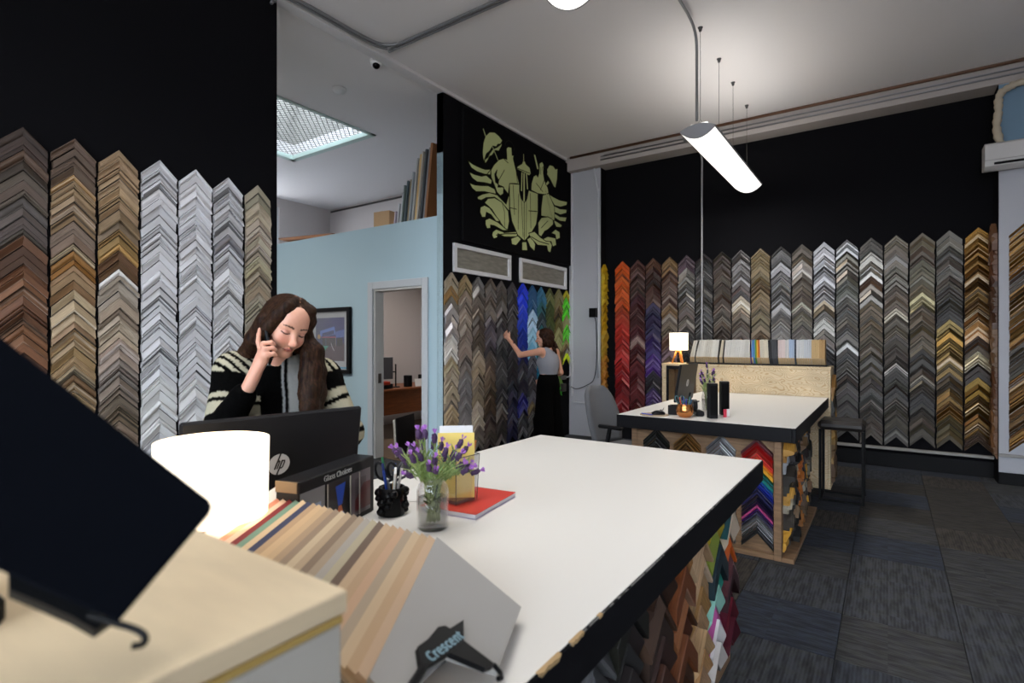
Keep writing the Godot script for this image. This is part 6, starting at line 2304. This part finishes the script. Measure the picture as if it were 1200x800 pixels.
	pt.transform = base * Transform3D(Basis(wd, -ax, wd.cross(-ax)), pc)
	var st := S()
	box(st, Vector3.ZERO, Vector3(0.072, 0.150, 0.0085), 0.003)
	put("phone_body", st, mk("phone_black", hx("121316"), 0.3), pt)
	var side := signf((wd.cross(-ax)).dot(nrm))
	st = S()
	box(st, Vector3(0, 0, 0.0045 * side), Vector3(0.066, 0.142, 0.0006))
	put("screen", st, mk("screen_dark", hx("30343a"), 0.15), pt)
	st = S()
	box(st, Vector3(0.02, 0.052, -0.005 * side), Vector3(0.022, 0.03, 0.002), 0.0008)
	put("lens_bump", st, mk("phone_black", hx("121316"), 0.3), pt)

func build_woman_at_wall() -> void:
	var t := thing("person", "curly haired woman in a grey tank top and black trousers reaching to the wall", "person", Vector3(-3.42, 0, -5.72), -PI / 2)
	var skin: Material = mats["skin"]
	var cloth: Material = mats["cloth"]
	var R := Basis(Vector3.UP, 0.55) * Basis(Vector3.RIGHT, 0.12)
	var ho := Vector3(0.02, 1.497, 0.05)
	var ht := Transform3D(R, ho)
	var hti := ht.affine_inverse()
	var j := {"pelvis": Vector3(0, 0.95, 0.0), "chest": Vector3(0.0, 1.20, -0.005), "neck": Vector3(0.0, 1.365, -0.005), "head": ht * Vector3(0, -0.055, -0.02),
		"rsh": Vector3(-0.155, 1.315, -0.01), "rel": Vector3(-0.215, 1.06, -0.05), "rwr": Vector3(-0.175, 0.97, 0.16),
		"lsh": Vector3(0.150, 1.33, 0.02), "lel": Vector3(0.165, 1.285, 0.30), "lwr": Vector3(0.135, 1.475, 0.49),
		"lhip": Vector3(0.085, 0.88, 0.0), "lkn": Vector3(0.10, 0.48, 0.01), "lan": Vector3(0.11, 0.085, -0.02), "ltoe": Vector3(0.13, 0.028, 0.14),
		"rhip": Vector3(-0.085, 0.88, 0.0), "rkn": Vector3(-0.10, 0.48, 0.01), "ran": Vector3(-0.11, 0.085, -0.02), "rtoe": Vector3(-0.13, 0.028, 0.14)}
	var plain := func(_p: Vector3) -> Color: return Color(0.78, 0.57, 0.47)
	var facep := func(p: Vector3) -> Color: return face_paint(hti * p)
	nets(body_prims(j), Vector3(-0.32, -0.01, -0.2), Vector3(0.32, 1.42, 0.52), 0.014, plain)
	var hd := moved(head_prims(), ht)
	hd.append(cap(j.neck - Vector3(0, 0.03, 0), j.head, 0.050, 0.045, 0.025))
	nets(hd, ho - Vector3(0.13, 0.17, 0.14), ho + Vector3(0.13, 0.14, 0.14), 0.005, facep)
	for s in [1.0, -1.0]:
		var w: Vector3 = j.lwr if s > 0 else j.rwr
		var d: Vector3 = (w - (j.lel if s > 0 else j.rel)).normalized()
		var across: Vector3 = d.cross(Vector3(1, 0, 0)).normalized() * s
		var bend: Vector3 = across.cross(d).normalized() * -0.016 * s
		var fg: Array = []
		for k in 4:
			var o: Vector3 = across * (0.027 - 0.018 * k)
			var ln: float = 1.0 - 0.07 * absf(k - 1.3)
			fg.append([w + d * 0.075 + o, w + d * (0.075 + 0.033 * ln) + o * 1.1 + bend * 0.5, w + d * (0.075 + 0.054 * ln) + o * 1.12 + bend * 1.4, w + d * (0.075 + 0.066 * ln) + o * 1.12 + bend * 2.4])
		var hp := hand(w, w + d * 0.06, fg, [w + d * 0.03 + across * 0.034, w + d * 0.06 + across * 0.05 + bend * 0.6, w + d * 0.085 + across * 0.05 + bend * 1.4], across)
		hp.append(cap(w - d * 0.05, w, 0.026, 0.023, 0.015))
		nets(hp, w - Vector3.ONE * 0.10, w + Vector3.ONE * 0.15, 0.0055, plain)
	nets_done("body", skin, t)
	var tk: Array = [ell(j.chest, Vector3(0.152, 0.165, 0.108), 0.05), cap(j.pelvis + Vector3(0, 0.08, 0), j.chest, 0.108, 0.118, 0.06),
		cap(Vector3(-0.075, 1.335, -0.01), Vector3(0.075, 1.335, -0.01), 0.048, 0.048, 0.04),
		ell(j.chest + Vector3(-0.062, -0.005, 0.073), Vector3(0.062, 0.062, 0.053), 0.03), ell(j.chest + Vector3(0.062, -0.005, 0.073), Vector3(0.062, 0.062, 0.053), 0.03),
		cap(j.neck + Vector3(0, -0.03, 0), j.neck + Vector3(0, 0.1, 0.01), 0.062, 0.07, 0.01, true)]
	for s in [-1.0, 1.0]: tk.append(ell(Vector3(s * 0.175, 1.31, 0.0), Vector3(0.058, 0.08, 0.09), 0.01, Basis.IDENTITY, true))
	nets(tk, Vector3(-0.24, 0.98, -0.2), Vector3(0.24, 1.42, 0.2), 0.010, func(p: Vector3) -> Color: return Color(0.50, 0.50, 0.52) if p.y > 1.035 else Color(0.42, 0.42, 0.44))
	nets_done("tank_top", cloth, t)
	var tr: Array = [ell(Vector3(0, 0.95, 0), Vector3(0.166, 0.13, 0.122), 0.05), cap(Vector3(0, 0.95, 0), Vector3(0, 1.03, -0.002), 0.12, 0.112, 0.03)]
	for s in [-1.0, 1.0]:
		tr.append(cap(Vector3(s * 0.085, 0.88, 0), Vector3(s * 0.11, 0.48, 0), 0.10, 0.115, 0.04))
		tr.append(cap(Vector3(s * 0.11, 0.48, 0), Vector3(s * 0.125, 0.16, -0.02), 0.115, 0.135, 0.04))
	nets(tr, Vector3(-0.32, 0.02, -0.22), Vector3(0.32, 1.16, 0.24), 0.016, func(_p: Vector3) -> Color: return Color(0.035, 0.035, 0.04))
	nets_done("wide_trousers", cloth, t)
	var sh: Array = []
	for s in [-1.0, 1.0]: sh.append(cap(Vector3(s * 0.11, 0.04, -0.03), Vector3(s * 0.13, 0.034, 0.14), 0.042, 0.034, 0.02))
	nets(sh, Vector3(-0.24, -0.02, -0.12), Vector3(0.24, 0.12, 0.24), 0.012, func(_p: Vector3) -> Color: return Color(0.06, 0.06, 0.06))
	nets_done("shoes", cloth, t)
	# curly bob: a cap with many ringlet lumps
	var g := RandomNumberGenerator.new()
	g.seed = 21
	var hr: Array = [ell(Vector3(0, 0.035, -0.02), Vector3(0.086, 0.084, 0.10), 0.02), ell(Vector3(0, -0.06, -0.035), Vector3(0.095, 0.10, 0.075), 0.03)]
	for k in 46:
		var a := g.randf_range(0.9, TAU - 0.9)
		var y := g.randf_range(-0.17, 0.08)
		var rr := 0.086 + 0.020 * clampf(-y / 0.1, 0.0, 1.0) - maxf(y - 0.03, 0.0) * 0.5
		var p := Vector3(sin(a) * rr, y, cos(a) * rr * 1.02 - 0.025)
		hr.append(cap(p, p + Vector3(g.randf_range(-0.012, 0.012), -0.035, g.randf_range(-0.012, 0.012)), 0.017, 0.013, 0.008))
	hr = moved(hr, ht)
	hr.append(moved([ell(Vector3(0, -0.035, 0.10), Vector3(0.056, 0.10, 0.062), 0.01, Basis.IDENTITY, true)], ht)[0])
	var hn := FastNoiseLite.new()
	hn.seed = 9; hn.frequency = 60.0
	nets(hr, ho - Vector3(0.18, 0.26, 0.18), ho + Vector3(0.18, 0.16, 0.18), 0.007, func(p: Vector3) -> Color: return Color(0.11, 0.07, 0.05).lerp(Color(0.25, 0.155, 0.11), clampf(0.45 + hn.get_noise_3dv(p), 0, 1)))
	nets_done("curly_hair", mats["hair"], t, 0.003, 80.0)

func _ready() -> void:
	setup_view()
	build_room()
	pendant(-4.90, -7.05, "white linear pendant light hanging before the back wall", [-4.99, -5.65, -6.25, -6.95])
	pendant(-0.45, -2.62, "white linear pendant light hanging over the near table", [-0.6, -1.5, -2.5])
	pendant(-0.4, -2.5, "white linear pendant light hanging in the hall beyond the left wall", [-0.6, -1.5, -2.3], -7.0, 11.0)
	build_columns()
	build_furniture()
	build_items()
	build_woman_on_phone()
	build_woman_at_wall()
